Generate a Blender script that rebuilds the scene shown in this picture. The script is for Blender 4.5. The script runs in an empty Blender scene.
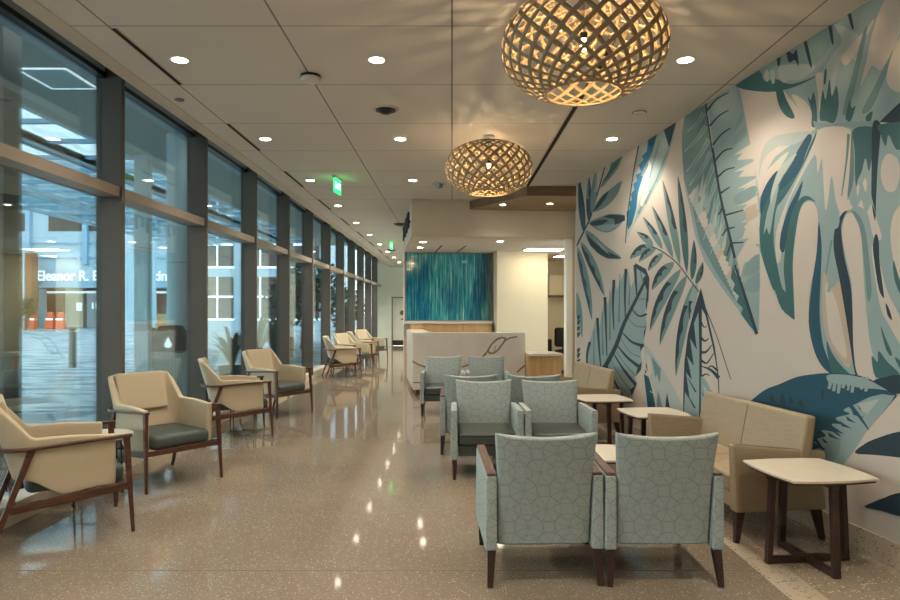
import bpy, bmesh, math, random
from mathutils import Vector, Matrix
from mathutils.geometry import delaunay_2d_cdt
random.seed(7)
PI = math.pi
scn = bpy.context.scene
COL = scn.collection

# ------------------------------------------------------------------ survey of the room
F, CX, HY, EYE, CEIL = 650.0, 452.0, 311.0, 1.58, 3.58
GLASS = -3.40                       # plane of the glazing
WALL_A, WALL_B = (2.645, 4.56), (1.966, 10.30)   # two points of the mural wall
TH = math.atan2(-(WALL_B[0]-WALL_A[0]), WALL_B[1]-WALL_A[1])   # angle of the mural wall to the hall
WV = Vector((-math.sin(TH), math.cos(TH), 0))     # along the mural wall, away from the camera
VV = Vector((math.cos(TH), math.sin(TH), 0))      # square to it, towards the right

def wallx(y): return WALL_A[0] + (y-WALL_A[1])*(WALL_B[0]-WALL_A[0])/(WALL_B[1]-WALL_A[1])

# ------------------------------------------------------------------ materials
def srgb(r, g, b):
    f = lambda c: (c/255/12.92) if c/255 <= 0.04045 else ((c/255+0.055)/1.055)**2.4
    return (f(r), f(g), f(b), 1)

class Nodes:
    def __init__(s, name):
        s.m = bpy.data.materials.new(name); s.m.use_nodes = True
        s.t = s.m.node_tree; s.b = s.t.nodes['Principled BSDF']; s.out = s.t.nodes['Material Output']
    def n(s, kind, **kw):
        n = s.t.nodes.new(kind)
        for k, v in kw.items(): setattr(n, k, v)
        return n
    def l(s, a, b): s.t.links.new(a, b)
    def math(s, op, a, b=None, c=None):
        n = s.n('ShaderNodeMath', operation=op)
        for i, v in enumerate((a, b, c)):
            if v is None: continue
            if isinstance(v, (int, float)): n.inputs[i].default_value = v
            else: s.l(v, n.inputs[i])
        return n.outputs[0]
    def coord(s, which='Object'): return s.n('ShaderNodeTexCoord').outputs[which]
    def mapping(s, vec, scale=(1,1,1), loc=(0,0,0), rot=(0,0,0)):
        n = s.n('ShaderNodeMapping'); s.l(vec, n.inputs[0])
        n.inputs['Scale'].default_value = scale; n.inputs['Location'].default_value = loc; n.inputs['Rotation'].default_value = rot
        return n.outputs[0]
    def noise(s, vec, scale, detail=2, rough=.5):
        n = s.n('ShaderNodeTexNoise'); s.l(vec, n.inputs['Vector'])
        n.inputs['Scale'].default_value = scale; n.inputs['Detail'].default_value = detail; n.inputs['Roughness'].default_value = rough
        return n.outputs['Fac']
    def ramp(s, fac, stops):
        n = s.n('ShaderNodeValToRGB'); s.l(fac, n.inputs[0])
        e = n.color_ramp.elements
        while len(e) < len(stops): e.new(.5)
        for i, (p, c) in enumerate(stops):
            e[i].position = p; e[i].color = c
        return n.outputs[0]
    def mix(s, fac, a, b):
        n = s.n('ShaderNodeMix', data_type='RGBA')
        if isinstance(fac, (int, float)): n.inputs[0].default_value = fac
        else: s.l(fac, n.inputs[0])
        for sock, v in ((n.inputs[6], a), (n.inputs[7], b)):
            if isinstance(v, tuple): sock.default_value = v
            else: s.l(v, sock)
        return n.outputs[2]
    def col(s, v):
        if isinstance(v, tuple): s.b.inputs['Base Color'].default_value = v
        else: s.l(v, s.b.inputs['Base Color'])
    def bump(s, h, strength=.2, dist=.01):
        n = s.n('ShaderNodeBump'); n.inputs['Strength'].default_value = strength; n.inputs['Distance'].default_value = dist
        s.l(h, n.inputs['Height']); s.l(n.outputs[0], s.b.inputs['Normal'])
    def set(s, **kw):
        for k, v in kw.items(): s.b.inputs[k].default_value = v
        return s

MAT = {}
def plain(key, rgb, rough=.5, var=.06, scale=6, metal=0, spec=None):
    q = Nodes(key); c = srgb(*rgb)
    f = q.noise(q.coord(), scale, 3)
    lo = tuple(x*(1-var) for x in c[:3])+(1,); hi = tuple(min(1, x*(1+var)) for x in c[:3])+(1,)
    q.col(q.ramp(f, [(.3, lo), (.7, hi)])); q.set(Roughness=rough, Metallic=metal)
    if spec is not None: q.b.inputs['Specular IOR Level'].default_value = spec
    MAT[key] = q.m; return q.m
def glow(key, rgb, strength):
    q = Nodes(key); c = srgb(*rgb); q.col(c); q.b.inputs['Emission Color'].default_value = c
    q.b.inputs['Emission Strength'].default_value = strength
    MAT[key] = q.m; return q.m
def wood(key, dark, light, scale=1.0, rough=.4, axis=(2, 14, 14)):
    q = Nodes(key); v = q.mapping(q.coord(), scale=tuple(a*scale for a in axis))
    f = q.noise(v, 2.5, 4, .6)
    q.col(q.ramp(f, [(.3, srgb(*dark)), (.7, srgb(*light))])); q.set(Roughness=rough)
    MAT[key] = q.m; return q.m

# floor: polished terrazzo, brown with pale and dark chips
def terrazzo(key, base, base2, chip, rough, scale=70, amount=.16):
    q = Nodes(key); v = q.coord()
    big = q.noise(v, .7, 2)
    c = q.ramp(big, [(.3, srgb(*base)), (.7, srgb(*base2))])
    n = q.n('ShaderNodeTexVoronoi'); q.l(v, n.inputs['Vector']); n.inputs['Scale'].default_value = scale
    sep = q.n('ShaderNodeSeparateColor'); q.l(n.outputs['Color'], sep.inputs[0])
    near = q.math('LESS_THAN', n.outputs['Distance'], .38)
    c = q.mix(q.math('MULTIPLY', q.math('LESS_THAN', sep.outputs[0], amount), near), c, srgb(*chip))
    c = q.mix(q.math('MULTIPLY', q.math('GREATER_THAN', sep.outputs[1], .82), near), c, tuple(x*.62 for x in srgb(*base)[:3])+(1,))
    q.col(c); q.set(Roughness=rough)
    q.b.inputs['Specular IOR Level'].default_value = .5
    MAT[key] = q.m
terrazzo('floor_terrazzo', (128,113,96), (138,123,105), (196,184,166), .065, 115, .16)
terrazzo('floor_pale', (176,160,138), (184,168,146), (120,102,84), .22, 55, .2)
terrazzo('floor_mid', (146,130,110), (154,138,117), (206,190,166), .22, 55, .2)
terrazzo('baseboard_terrazzo', (160,142,118), (168,150,126), (110,94,78), .3, 60, .2)

# ceiling panels with fine open joints
q = Nodes('ceiling_panels'); sx = q.n('ShaderNodeSeparateXYZ'); q.l(q.coord(), sx.inputs[0])
def joint(q, coord, period, offset, half):
    t = q.math('FRACT', q.math('DIVIDE', q.math('SUBTRACT', coord, offset), period))
    d = q.math('MULTIPLY', q.math('MINIMUM', t, q.math('SUBTRACT', 1, t)), period)
    return q.math('LESS_THAN', d, half)
j = q.math('MAXIMUM', joint(q, sx.outputs[0], 1.207, 0, .007), joint(q, sx.outputs[1], 1.183, 4.56, .0055))
q.col(q.mix(j, q.ramp(q.noise(q.coord(), .6, 2), [(.3, srgb(204,195,182)), (.7, srgb(210,201,188))]), srgb(124,114,102)))
q.set(Roughness=.8); MAT['ceiling_panels'] = q.m

plain('plaster', (196,182,162), .85, .03, 2)
plain('cream_wall', (226,212,182), .8, .02, 2)
plain('jamb_white', (242,236,220), .6, .02, 3)
plain('soffit_plaster', (204,190,170), .85, .02, 2)
plain('white_plaster', (210,198,182), .8, .02, 2)
plain('mural_ground', (180,167,153), .8, .02, 2)
plain('pale_green_wall', (226,224,206), .8, .02, 2)
plain('aluminium_bronze', (94,87,80), .45, .05, 4, .2)
plain('aluminium_light', (158,144,130), .45, .05, 4, .2)
plain('head_metal', (168,182,188), .45, .04, 4, .2)
plain('curb', (216,202,180), .4, .04, 20)
plain('black', (14,14,15), .4, .1, 6)
plain('black_slot', (10,9,8), .9, .1, 6)
plain('white_metal', (205,200,190), .4, .03, 6)
plain('grey_metal', (120,118,112), .4, .05, 6, .4)
plain('door_paint', (222,220,204), .5, .02, 3)
plain('marble_white', (208,199,186), .22, .05, 3)
plain('marble_vein', (128,112,98), .25, .2, 9)
plain('laminate_top', (204,192,172), .35, .03, 8)
plain('dark_vinyl', (58,62,56), .38, .08, 8)
plain('lounge_vinyl', (66,74,69), .5, .08, 8)
plain('office_black', (26,25,27), .6, .1, 8)
plain('seam_thread', (116,98,72), .7, .05, 8)
wood('walnut', (36,22,17), (64,40,30), 1.6, .35)
wood('walnut_light', (58,34,22), (98,60,38), 1.6, .35)
wood('cap_walnut', (80,60,53), (106,82,73), 1.6, .4)
wood('oak_panel', (176,138,90), (202,164,112), .5, .45, (12, 12, 1))
wood('oak_soffit', (140,114,82), (164,136,100), .5, .55, (1.2, 16, 16))
wood('oak_fascia_shaded', (104,82,58), (124,98,70), .5, .6, (1.2, 16, 16))  # darker oak copy: the shade on the fascia is put into its colour
wood('bamboo', (118,98,68), (148,124,88), 1.0, .5, (6, 6, 6))

# woven / vinyl upholstery
def weave(key, a, b, rough=.8, sc=(1, 1, 60)):
    q = Nodes(key); v = q.mapping(q.coord(), scale=sc)
    f = q.noise(v, 4, 3, .6)
    q.col(q.ramp(f, [(.35, srgb(*a)), (.65, srgb(*b))])); q.set(Roughness=rough)
    q.bump(f, .15, .002); MAT[key] = q.m
weave('cream_fabric', (182,165,136), (196,179,150), .85, (60, 60, 60))
weave('tan_vinyl', (138,120,92), (154,135,106), .5, (2.5, 2.5, 70))
# grey green fabric with fine overlapping circles
q = Nodes('circle_fabric'); v = q.coord(); s3 = q.n('ShaderNodeSeparateXYZ'); q.l(v, s3.inputs[0])
u_ = q.math('ADD', s3.outputs[1], s3.outputs[0]); w_ = s3.outputs[2]
lines = None
for (ox, oy, r, P) in ((0,0,.48,.235),(.5,.5,.48,.235),(.5,0,.36,.235),(0,.5,.36,.235),(.0,0,.17,.235),(.5,.5,.3,.235)):
    fx = q.math('SUBTRACT', q.math('FRACT', q.math('ADD', q.math('DIVIDE', u_, P), ox+10)), .5)
    fy = q.math('SUBTRACT', q.math('FRACT', q.math('ADD', q.math('DIVIDE', w_, P*.94), oy+10)), .5)
    d = q.math('SQRT', q.math('ADD', q.math('MULTIPLY', fx, fx), q.math('MULTIPLY', fy, fy)))
    k = q.math('LESS_THAN', q.math('ABSOLUTE', q.math('SUBTRACT', d, r)), .0048)
    lines = k if lines is None else q.math('MAXIMUM', lines, k)
fb = q.noise(q.mapping(v, scale=(80, 80, 200)), 3, 2)
base = q.ramp(fb, [(.3, srgb(142,150,143)), (.7, srgb(154,161,153))])
q.col(q.mix(q.math('MULTIPLY', lines, .8), base, srgb(96,106,103))); q.set(Roughness=.75); q.bump(fb, .1, .001)
MAT['circle_fabric'] = q.m
plain('edge_fabric', (136,152,150), .75, .05, 40)

# art glass: vertical streaks of teal
q = Nodes('art_streaks'); v = q.coord()
f1 = q.noise(q.mapping(v, scale=(14, 14, .5)), 2.2, 6, .72); f2 = q.noise(q.mapping(v, scale=(2, 2, .8), loc=(4,1,0)), 1.4, 2)
c = q.ramp(f1, [(.28, srgb(6,60,84)), (.42, srgb(16,112,126)), (.50, srgb(40,140,146)), (.58, srgb(110,182,172)), (.67, srgb(206,222,184))])
c2 = q.ramp(f1, [(.3, srgb(4,44,80)), (.52, srgb(14,100,128)), (.66, srgb(90,168,164))])
q.col(q.mix(q.ramp(f2, [(.4, (0,0,0,1)), (.6, (1,1,1,1))]), c, c2)); q.set(Roughness=.06); MAT['art_streaks'] = q.m

# clear glazing
q = Nodes('glazing'); t = q.t
tr = q.n('ShaderNodeBsdfTransparent'); tr.inputs[0].default_value = (.90,.95,.955,1)
gl = q.n('ShaderNodeBsdfGlossy'); gl.inputs['Roughness'].default_value = 0.0; gl.inputs['Color'].default_value = (.9,.95,.95,1)
fr = q.n('ShaderNodeFresnel'); fr.inputs[0].default_value = 1.5
mx = q.n('ShaderNodeMixShader'); q.l(q.math('MINIMUM', q.math('MULTIPLY', fr.outputs[0], .62), .85), mx.inputs[0])
q.l(tr.outputs[0], mx.inputs[1]); q.l(gl.outputs[0], mx.inputs[2]); q.l(mx.outputs[0], q.out.inputs[0]); MAT['glazing'] = q.m

# outside
q = Nodes('plaza_paving'); v = q.coord()
f = q.noise(q.mapping(v, scale=(.55, 1.5, 1), rot=(0,0,.25)), 1.5, 3, .6); br = q.n('ShaderNodeTexBrick'); q.l(q.mapping(v, scale=(1.6,1.6,1.6)), br.inputs[0])
br.inputs['Color1'].default_value = srgb(206,212,212); br.inputs['Color2'].default_value = srgb(186,198,202); br.inputs['Mortar'].default_value = srgb(140,160,170)
q.col(q.mix(q.ramp(f, [(.46, (0,0,0,1)), (.56, (1,1,1,1))]), br.outputs[0], srgb(62,90,106))); q.set(Roughness=.35); q.bump(f, .6, .05); MAT['plaza_paving'] = q.m
plain('facade_white', (168,192,204), .6, .04, .5)
plain('facade_band', (140,176,198), .5, .05, .5)
plain('facade_dark', (70,56,50), .4, .2, .6)
plain('concrete', (176,188,190), .8, .06, 2)
plain('exterior_soffit', (158,160,150), .8, .04, .8)
plain('brick_brown', (150,96,60), .8, .15, 3)
plain('leaf_dark', (38,62,46), .6, .3, 8)
plain('leaf_olive', (104,98,52), .7, .3, 5)
plain('orange_barrier', (226,92,44), .6, .08, 4)
plain('timber_slat', (160,156,146), .6, .1, 6)
glow('white_glow', (238,250,255), 1.2)  # self-lit white, also on frames, bars and stripes that are no lamps
glow('downlight_glow', (255,240,214), 26)
glow('panel_glow', (255,244,214), 13)
glow('bulb_glow', (255,222,176), 1700)
glow('exit_green', (30,232,110), 3.0)
glow('exit_letters', (200,255,220), 3.0)

# ------------------------------------------------------------------ mesh helpers
class MB:
    """collects shapes for ONE mesh object"""
    def __init__(s): s.v = []; s.f = []; s.mi = []; s.M = Matrix.Identity(4); s.mat = 0
    def add(s, vs, fs):
        o = len(s.v); s.v += [tuple(s.M @ Vector(p)) for p in vs]
        s.f += [tuple(o+i for i in f) for f in fs]; s.mi += [s.mat]*len(fs); return s
    def box(s, x0, x1, y0, y1, z0, z1):
        vs = [(x,y,z) for z in (z0,z1) for y in (y0,y1) for x in (x0,x1)]
        return s.add(vs, [(0,2,3,1),(4,5,7,6),(0,1,5,4),(2,6,7,3),(0,4,6,2),(1,3,7,5)])
    def hexa(s, bot, top):
        """bot, top: four corners each, same winding"""
        return s.add(list(bot)+list(top), [(3,2,1,0),(4,5,6,7)]+[(i,(i+1)%4,4+(i+1)%4,4+i) for i in range(4)])
    def prism(s, poly, z0, z1, axis='z'):
        n = len(poly)
        P = {'z': lambda a,b,c: (a,b,c), 'x': lambda a,b,c: (c,a,b), 'y': lambda a,b,c: (a,c,b)}[axis]
        vs = [P(a,b,z0) for a,b in poly]+[P(a,b,z1) for a,b in poly]
        return s.add(vs, [tuple(range(n-1,-1,-1)), tuple(range(n,2*n))]+[(i,(i+1)%n,n+(i+1)%n,n+i) for i in range(n)])
    def bar(s, p, q, w0, h0, w1=None, h1=None, up=(0,0,1)):
        """tapering square bar from p to q"""
        p, q = Vector(p), Vector(q); d = (q-p).normalized(); w1 = w0 if w1 is None else w1; h1 = h0 if h1 is None else h1
        u = Vector(up)
        if abs(d.dot(u)) > .95: u = Vector((1,0,0))
        a = d.cross(u).normalized(); b = a.cross(d).normalized()
        R = lambda c,w,h: [tuple(c+a*(sx*w/2)+b*(sy*h/2)) for sx,sy in ((-1,-1),(1,-1),(1,1),(-1,1))]
        return s.hexa(R(p,w0,h0), R(q,w1,h1))
    def tube(s, pts, r, n=8, closed=False):
        pts = [Vector(p) for p in pts]; N = len(pts); vs = []
        rr = r if isinstance(r, (list, tuple)) else [r]*N
        prev = None
        for i, p in enumerate(pts):
            d = (pts[(i+1)%N]-pts[i-1]) if closed else (pts[min(i+1,N-1)]-pts[max(i-1,0)])
            d.normalize()
            if prev is None:
                a = d.cross(Vector((0,0,1)))
                if a.length < .05: a = d.cross(Vector((1,0,0)))
            else: a = prev - d*prev.dot(d)
            a.normalize(); prev = a; b = d.cross(a)
            vs += [tuple(p+(a*math.cos(2*PI*k/n)+b*math.sin(2*PI*k/n))*rr[i]) for k in range(n)]
        fs = [(i*n+k, i*n+(k+1)%n, ((i+1)%N)*n+(k+1)%n, ((i+1)%N)*n+k) for i in range(N if closed else N-1) for k in range(n)]
        if not closed: fs += [tuple(range(n-1,-1,-1)), tuple(range((N-1)*n, N*n))]
        return s.add(vs, fs)
    def lathe(s, prof, n=24, c=(0,0,0)):
        vs = [(c[0]+r*math.cos(2*PI*k/n), c[1]+r*math.sin(2*PI*k/n), c[2]+z) for r, z in prof for k in range(n)]
        m = len(prof)
        fs = [(i*n+k, i*n+(k+1)%n, (i+1)*n+(k+1)%n, (i+1)*n+k) for i in range(m-1) for k in range(n)]
        if prof[0][0] > 1e-6: fs.append(tuple(range(n-1,-1,-1)))
        if prof[-1][0] > 1e-6: fs.append(tuple(range((m-1)*n, m*n)))
        return s.add(vs, fs)
    def rbox(s, x0, x1, y0, y1, z0, z1, r=.03, seg=3, puff=0.0):
        """box with rounded edges; puff swells the top"""
        bm = bmesh.new(); bmesh.ops.create_cube(bm, size=1)
        for v in bm.verts: v.co = Vector(((x0+x1)/2+v.co.x*(x1-x0), (y0+y1)/2+v.co.y*(y1-y0), (z0+z1)/2+v.co.z*(z1-z0)))
        if puff:
            bmesh.ops.subdivide_edges(bm, edges=bm.edges[:], cuts=5, use_grid_fill=True)
            for v in bm.verts:
                a = 1-((v.co.x-(x0+x1)/2)/((x1-x0)/2))**2; b = 1-((v.co.y-(y0+y1)/2)/((y1-y0)/2))**2
                if v.co.z > (z0+z1)/2: v.co.z += puff*max(0,a)**.5*max(0,b)**.5
            ed = [e for e in bm.edges if len(e.link_faces) == 2 and e.calc_face_angle(0) > .9]
        else: ed = bm.edges[:]
        bmesh.ops.bevel(bm, geom=ed, offset=r, segments=seg, profile=.5, affect='EDGES')
        bm.verts.index_update(); vs = [tuple(v.co) for v in bm.verts]; fs = [tuple(v.index for v in f.verts) for f in bm.faces]; bm.free()
        return s.add(vs, fs)
    def build(s, name, mats, parent=None, smooth=None, bevel=0, loc=None, rotz=None, recalc=True):
        me = bpy.data.meshes.new(name); me.from_pydata(s.v, [], s.f)
        ms = mats if isinstance(mats, (list, tuple)) else [mats]
        for m in ms: me.materials.append(MAT[m])
        me.polygons.foreach_set('material_index', s.mi)
        if recalc: bm = bmesh.new(); bm.from_mesh(me); bmesh.ops.recalc_face_normals(bm, faces=bm.faces); bm.to_mesh(me); bm.free()
        o = bpy.data.objects.new(name, me); COL.objects.link(o); o.parent = parent
        if bevel:
            b = o.modifiers.new('bevel', 'BEVEL'); b.width = bevel; b.segments = 2; b.limit_method = 'ANGLE'; b.angle_limit = .6
        if smooth is None: me.polygons.foreach_set('use_smooth', [False]*len(me.polygons))
        else:
            me.polygons.foreach_set('use_smooth', [True]*len(me.polygons))
            me.set_sharp_from_angle(angle=smooth)
        if loc is not None: o.location = loc
        if rotz is not None: o.rotation_euler.z = rotz
        return o

def tag(o, label, cat, group=None, kind=None):
    o['label'] = label; o['category'] = cat
    if group: o['group'] = group
    if kind: o['kind'] = kind
    return o
def thing(name, label, cat, loc=(0,0,0), rotz=0, group=None):
    o = bpy.data.objects.new(name, None); COL.objects.link(o); o.empty_display_size = .1
    o.location = loc; o.rotation_euler.z = rotz
    return tag(o, label, cat, group)
def struct(o, label=None):
    o['kind'] = 'structure'
    if label: o['label'] = label
    return o
def dup(root, loc, rotz, label, group=None):
    """a copy of a thing with copies of its parts and sub-parts"""
    def cp(o, parent):
        c = o.copy(); COL.objects.link(c)
        if parent is not None: c.parent = parent
        for ch in [x for x in o.children]: cp(ch, c)
        return c
    r = cp(root, None); r.location = loc; r.rotation_euler.z = rotz; r['label'] = label
    if group: r['group'] = group
    return r

def text_mesh(name, fc, mat):
    """lettering as a plain mesh object"""
    o = bpy.data.objects.new(name, fc); COL.objects.link(o); bpy.context.view_layer.update()
    me = bpy.data.meshes.new_from_object(o.evaluated_get(bpy.context.evaluated_depsgraph_get()))
    bpy.data.objects.remove(o); me.materials.clear(); me.materials.append(MAT[mat])
    r = bpy.data.objects.new(name, me); COL.objects.link(r); return r
# ================================================================== THE ROOM
P0 = Vector((-.727, 11.66, 0))                       # near left corner of the reception bulkhead
def RP(a, b, z=0): 
    p = P0 + VV*a + WV*b; return (p.x, p.y, z)
RM = Matrix.Translation(P0) @ Matrix.Rotation(TH, 4, 'Z')   # local frame of the reception
def RB():
    m = MB(); m.M = RM; return m

# floor: brown field, joint lines, pale strip and margin along the mural wall
b = MB(); b.box(-3.55, 4.2, -5, 30.5, -.1, 0); struct(b.build('floor', 'floor_terrazzo'))
b = MB(); b.box(1.855, 2.06, -4.8, 10.2, -.001, .0012); struct(b.build('floor_strip', 'floor_pale'))
b = MB(); b.prism([(2.06,-4.8),(wallx(-4.8),-4.8),(wallx(10.2),10.2),(2.06,10.2)] if wallx(10.2) > 2.06 else [(2.06,-4.8),(wallx(-4.8),-4.8),(2.06,wallx(0)*0+9.55)], -.001, .001)
struct(b.build('floor_margin', 'floor_mid'))
b = MB(); b.box(-3.3, 1.855, 3.955, 3.968, -.001, .0012); struct(b.build('floor_joint', 'seam_thread'))

# ceiling cloud, stepping back from the glass, and the slab over the gap
b = MB(); b.box(-2.68, 4.2, -5, 30.2, CEIL, CEIL+.06); struct(b.build('ceiling', 'ceiling_panels'))
b = MB(); b.box(-2.83, -2.68, -5, 30.2, CEIL-.006, CEIL+.07); struct(b.build('ceiling_edge_trim', 'plaster', bevel=.004))
b = MB(); b.box(-3.6, 4.3, -5.1, 30.6, 4.15, 4.3); struct(b.build('ceiling_slab', 'plaster'))

# walls
b = MB()
A = (wallx(-4.8), -4.8); B_ = WALL_B
n = VV*.18
b.prism([A, B_, (B_[0]+n.x, B_[1]+n.y), (A[0]+n.x, A[1]+n.y)], 0, 4.15); struct(b.build('wall_right', 'mural_ground'))
b = MB(); n1 = VV*.012
b.prism([(A[0]-n1.x, A[1]-n1.y), (B_[0]-n1.x, B_[1]-n1.y), B_, A], 0, .165); struct(b.build('baseboard_right', 'baseboard_terrazzo', bevel=.003))
b = MB(); b.box(-3.6, 4.2, -5.0, -4.8, 0, 4.15); struct(b.build('wall_rear', 'white_plaster'))
b = MB(); b.box(-3.6, -2.74, 29.5, 29.7, 0, 4.15); b.box(-1.78, -.6, 29.5, 29.7, 0, 4.15); b.box(-2.74, -1.78, 29.5, 29.7, 2.22, 4.15)
struct(b.build('wall_back', 'pale_green_wall'))
rt = struct(bpy.data.objects.new('door_1', None)); COL.objects.link(rt); rt.location = (-2.26, 29.5, 0)
b = MB(); b.box(-.44, .44, .05, .1, .01, 2.17); b.build('door_leaf', 'door_paint', rt)
b = MB(); b.box(-.48, -.43, -.02, .12, 0, 2.22); b.box(.43, .48, -.02, .12, 0, 2.22); b.box(-.48, .48, -.02, .12, 2.17, 2.22); b.build('door_frame', 'grey_metal', rt)
b = MB(); b.box(-.44, .44, .035, .05, .02, .25); b.build('kick_plate', 'walnut_light', rt)
b = MB(); b.prism([(.12*math.cos(k*PI/3), 1.5+.12*math.sin(k*PI/3)) for k in range(6)], .035, .05, 'y'); b.box(-.07, .07, .035, .05, 1.18, 1.24); b.build('door_plaque', 'seam_thread', rt)
b = MB(); b.tube([(.34,.05,1.02),(.34,-.01,1.02),(.24,-.01,1.02)], .011); b.build('door_handle', 'grey_metal', rt)
# right wall of the far corridor, behind the art wall
b = MB(); b.prism([RP(.0,3.42)[:2], RP(.14,3.42)[:2], (-.75,29.6), (-.9,29.6)], 0, 4.15); struct(b.build('wall_corridor', 'pale_green_wall'))

# ---- curtain wall: one window per bay, each with mullion, transom, head, curb and its two panes
PITCH = 2.16; y0 = 6.30-3*PITCH
b = MB(); b.box(-3.46, -3.24, -5, 30, 0, .16); struct(b.build('trim_1', 'curb', bevel=.004))
b = MB(); b.box(-3.62, -3.36, -5, 30, 3.885, 4.15); struct(b.build('trim_2', 'head_metal'))
for i in range(-1, 15):
    ya = y0+(i-1)*PITCH; yb = ya+PITCH
    rt = struct(bpy.data.objects.new('window_%d' % (i+2), None)); COL.objects.link(rt); rt.location = (GLASS, ya, 0)
    m = MB()
    m.box(-.05, .20, PITCH-.0, PITCH+.065, .10, 4.13)                 # mullion at the far side
    m.build('window_mullion', 'aluminium_bronze', rt, bevel=.004)
    m = MB(); m.box(-.05, .18, .065, PITCH, 2.685, 2.785); m.build('window_transom', 'aluminium_light', rt, bevel=.004)
    m = MB(); m.box(-.04, .05, .065, PITCH, .10, .15); m.box(-.04, .05, .065, PITCH, 3.84, 3.885); m.build('window_rail', 'black', rt)
    m = MB(); m.box(-.006, .006, .065, PITCH, 2.785, 3.84); m.build('window_pane', 'glazing', rt)
    m = MB(); m.box(-.006, .006, .065, PITCH, .15, 2.685); m.build('window_pane', 'glazing', rt)

# ---- things in the ceiling
def downlight(x, y, z, label, group, first=[None], power=145):
    if first[0] is None:
        t = thing('downlight', label, 'ceiling light', (x,y,z), 0, group)
        m = MB(); m.lathe([(.058,-.001),(.085,-.004),(.09,-.001),(.088,.0),(.058,.0)], 28); m.build('trim_ring', 'white_metal', t, smooth=.6)
        m = MB(); m.lathe([(0,-.0025),(.06,-.0025)], 28); m.build('lens', 'downlight_glow', t)
        first[0] = t
    else: t = dup(first[0], (x,y,z), 0, label, group)
    L = bpy.data.lights.new('downlight_beam', 'SPOT'); L.energy = power; L.color = (1,.91,.79); L.spot_size = 2.3; L.spot_blend = .7; L.shadow_soft_size = .05
    o = bpy.data.objects.new('downlight_beam', L); COL.objects.link(o); o.location = (x, y, z-.012)
    return t
G = 'round recessed downlights in the waiting room ceiling'
words_ = ['nearest the window in the photo', 'second', 'third', 'fourth', 'fifth', 'sixth', 'seventh', 'eighth', 'ninth']
ordn = ['first', 'second', 'third', 'fourth', 'fifth', 'sixth', 'seventh', 'eighth', 'ninth', 'added tenth']
wy = [-2.0, .4, 2.8, 5.18, 7.56, 9.95, 12.35, 14.75, 17.1, 19.5, 21.9, 24.3, 26.7]  # last downlight of the row is added to brighten the far corridor wall
for k, y in enumerate(wy):
    vis = k-3
    lab = ('round lit downlight in the row along the windows, %s one counting into the picture' % ordn[vis]) if vis >= 0 else 'round downlight of the window row above and behind the viewer'
    downlight(-2.17, y, CEIL, lab, G, power=145 if k < 7 else 380)
for k, y in enumerate([-2.0, .4, 2.8, 5.18, 7.56, 9.95]):
    vis = k-3
    lab = ('round lit downlight in the middle row of the ceiling, %s' % ['beside the smoke detector panel, nearest', 'left of the second woven pendant', 'beside the reception bulkhead'][vis]) if vis >= 0 else 'round downlight of the middle row above and behind the viewer'
    downlight(-.6, y, CEIL, lab, G)
for k, y in enumerate([-2.0, .4, 2.8, 5.18, 7.56]):
    vis = k-3
    lab = ('round lit downlight close to the leaf mural, %s' % ['right of the large woven pendant', 'right of the smaller far pendant'][vis]) if vis >= 0 else 'round downlight of the mural row above and behind the viewer'
    downlight(1.86, y, CEIL, lab, G)
for k, (a, bb) in enumerate(((.28, 1.0), (.30, 2.1), (1.75, .7))):
    p = RP(a, bb, 2.925); downlight(p[0], p[1], 2.925, 'round downlight under the reception bulkhead, ' + ['above the marble desk front', 'close to the teal art panel', 'above the desk, right of the two others'][k], 'round downlights over the reception desk', power=60)

gs = 'linear slot diffusers along the window side of the ceiling'
sl = None
sy = [4.60, 6.95, 9.31, 11.67, 14.03, 16.39, 18.75, 21.1, 23.5]
for k, y in enumerate(sy):
    lab = 'black linear slot diffuser in the ceiling by the windows, %s from the viewer' % ordn[k]
    if sl is None:
        sl = thing('ceiling_vent', lab, 'air vent', (-2.395, y, CEIL), 0, gs)
        m = MB(); m.box(-.019, .019, 0, 1.14, -.003, .002); m.build('slot', 'black_slot', sl)
        m = MB(); m.box(-.028, -.019, -.006, 1.146, -.005, .002); m.box(.019, .028, -.006, 1.146, -.005, .002); m.build('flange', 'plaster', sl)
    else: dup(sl, (-2.395, y, CEIL), 0, lab)
t = thing('ceiling_vent', 'long black ceiling slot running from the large pendant to the wooden soffit', 'air vent', (1.207, 5.0, CEIL))
m = MB(); m.box(-.024, .024, 0, 5.4, -.003, .002); m.build('slot', 'black_slot', t)
m = MB(); m.box(-.045, -.024, 0, 5.4, -.006, .002); m.box(.024, .034, 0, 5.4, -.006, .002); m.build('flange', 'plaster', t)

t = thing('smoke_detector', 'round beige smoke detector on a ceiling joint above the windows', 'smoke detector', (-1.20, 5.52, CEIL))
m = MB(); m.lathe([(.085,0),(.085,-.02),(.06,-.024)], 24); m.build('base', 'black', t, smooth=.5)
m = MB(); m.lathe([(.0,-.062),(.05,-.062),(.078,-.05),(.084,-.03),(.08,-.018)], 24); m.build('cover', 'white_metal', t, smooth=.5)
def dome(x, y, lab, s=1):
    t = thing('ceiling_camera', lab, 'camera', (x, y, CEIL)); t.scale = (s,s,s)
    m = MB(); m.lathe([(.075,-.012),(.125,-.012),(.135,-.004),(.135,0)], 28); m.build('trim_ring', 'plaster', t, smooth=.5)
    m = MB(); m.lathe([(0,-.055),(.04,-.05),(.07,-.03),(.082,-.012),(.082,0)], 24); m.build('dome', 'black', t, smooth=.8)
    m = MB(); m.lathe([(.085,-.013),(.1,-.02),(.1,-.013)], 24); m.build('inner_ring', 'black', t, smooth=.5)
dome(-.655, 6.43, 'black dome camera in a round trim in the ceiling left of the pendants')
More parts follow.
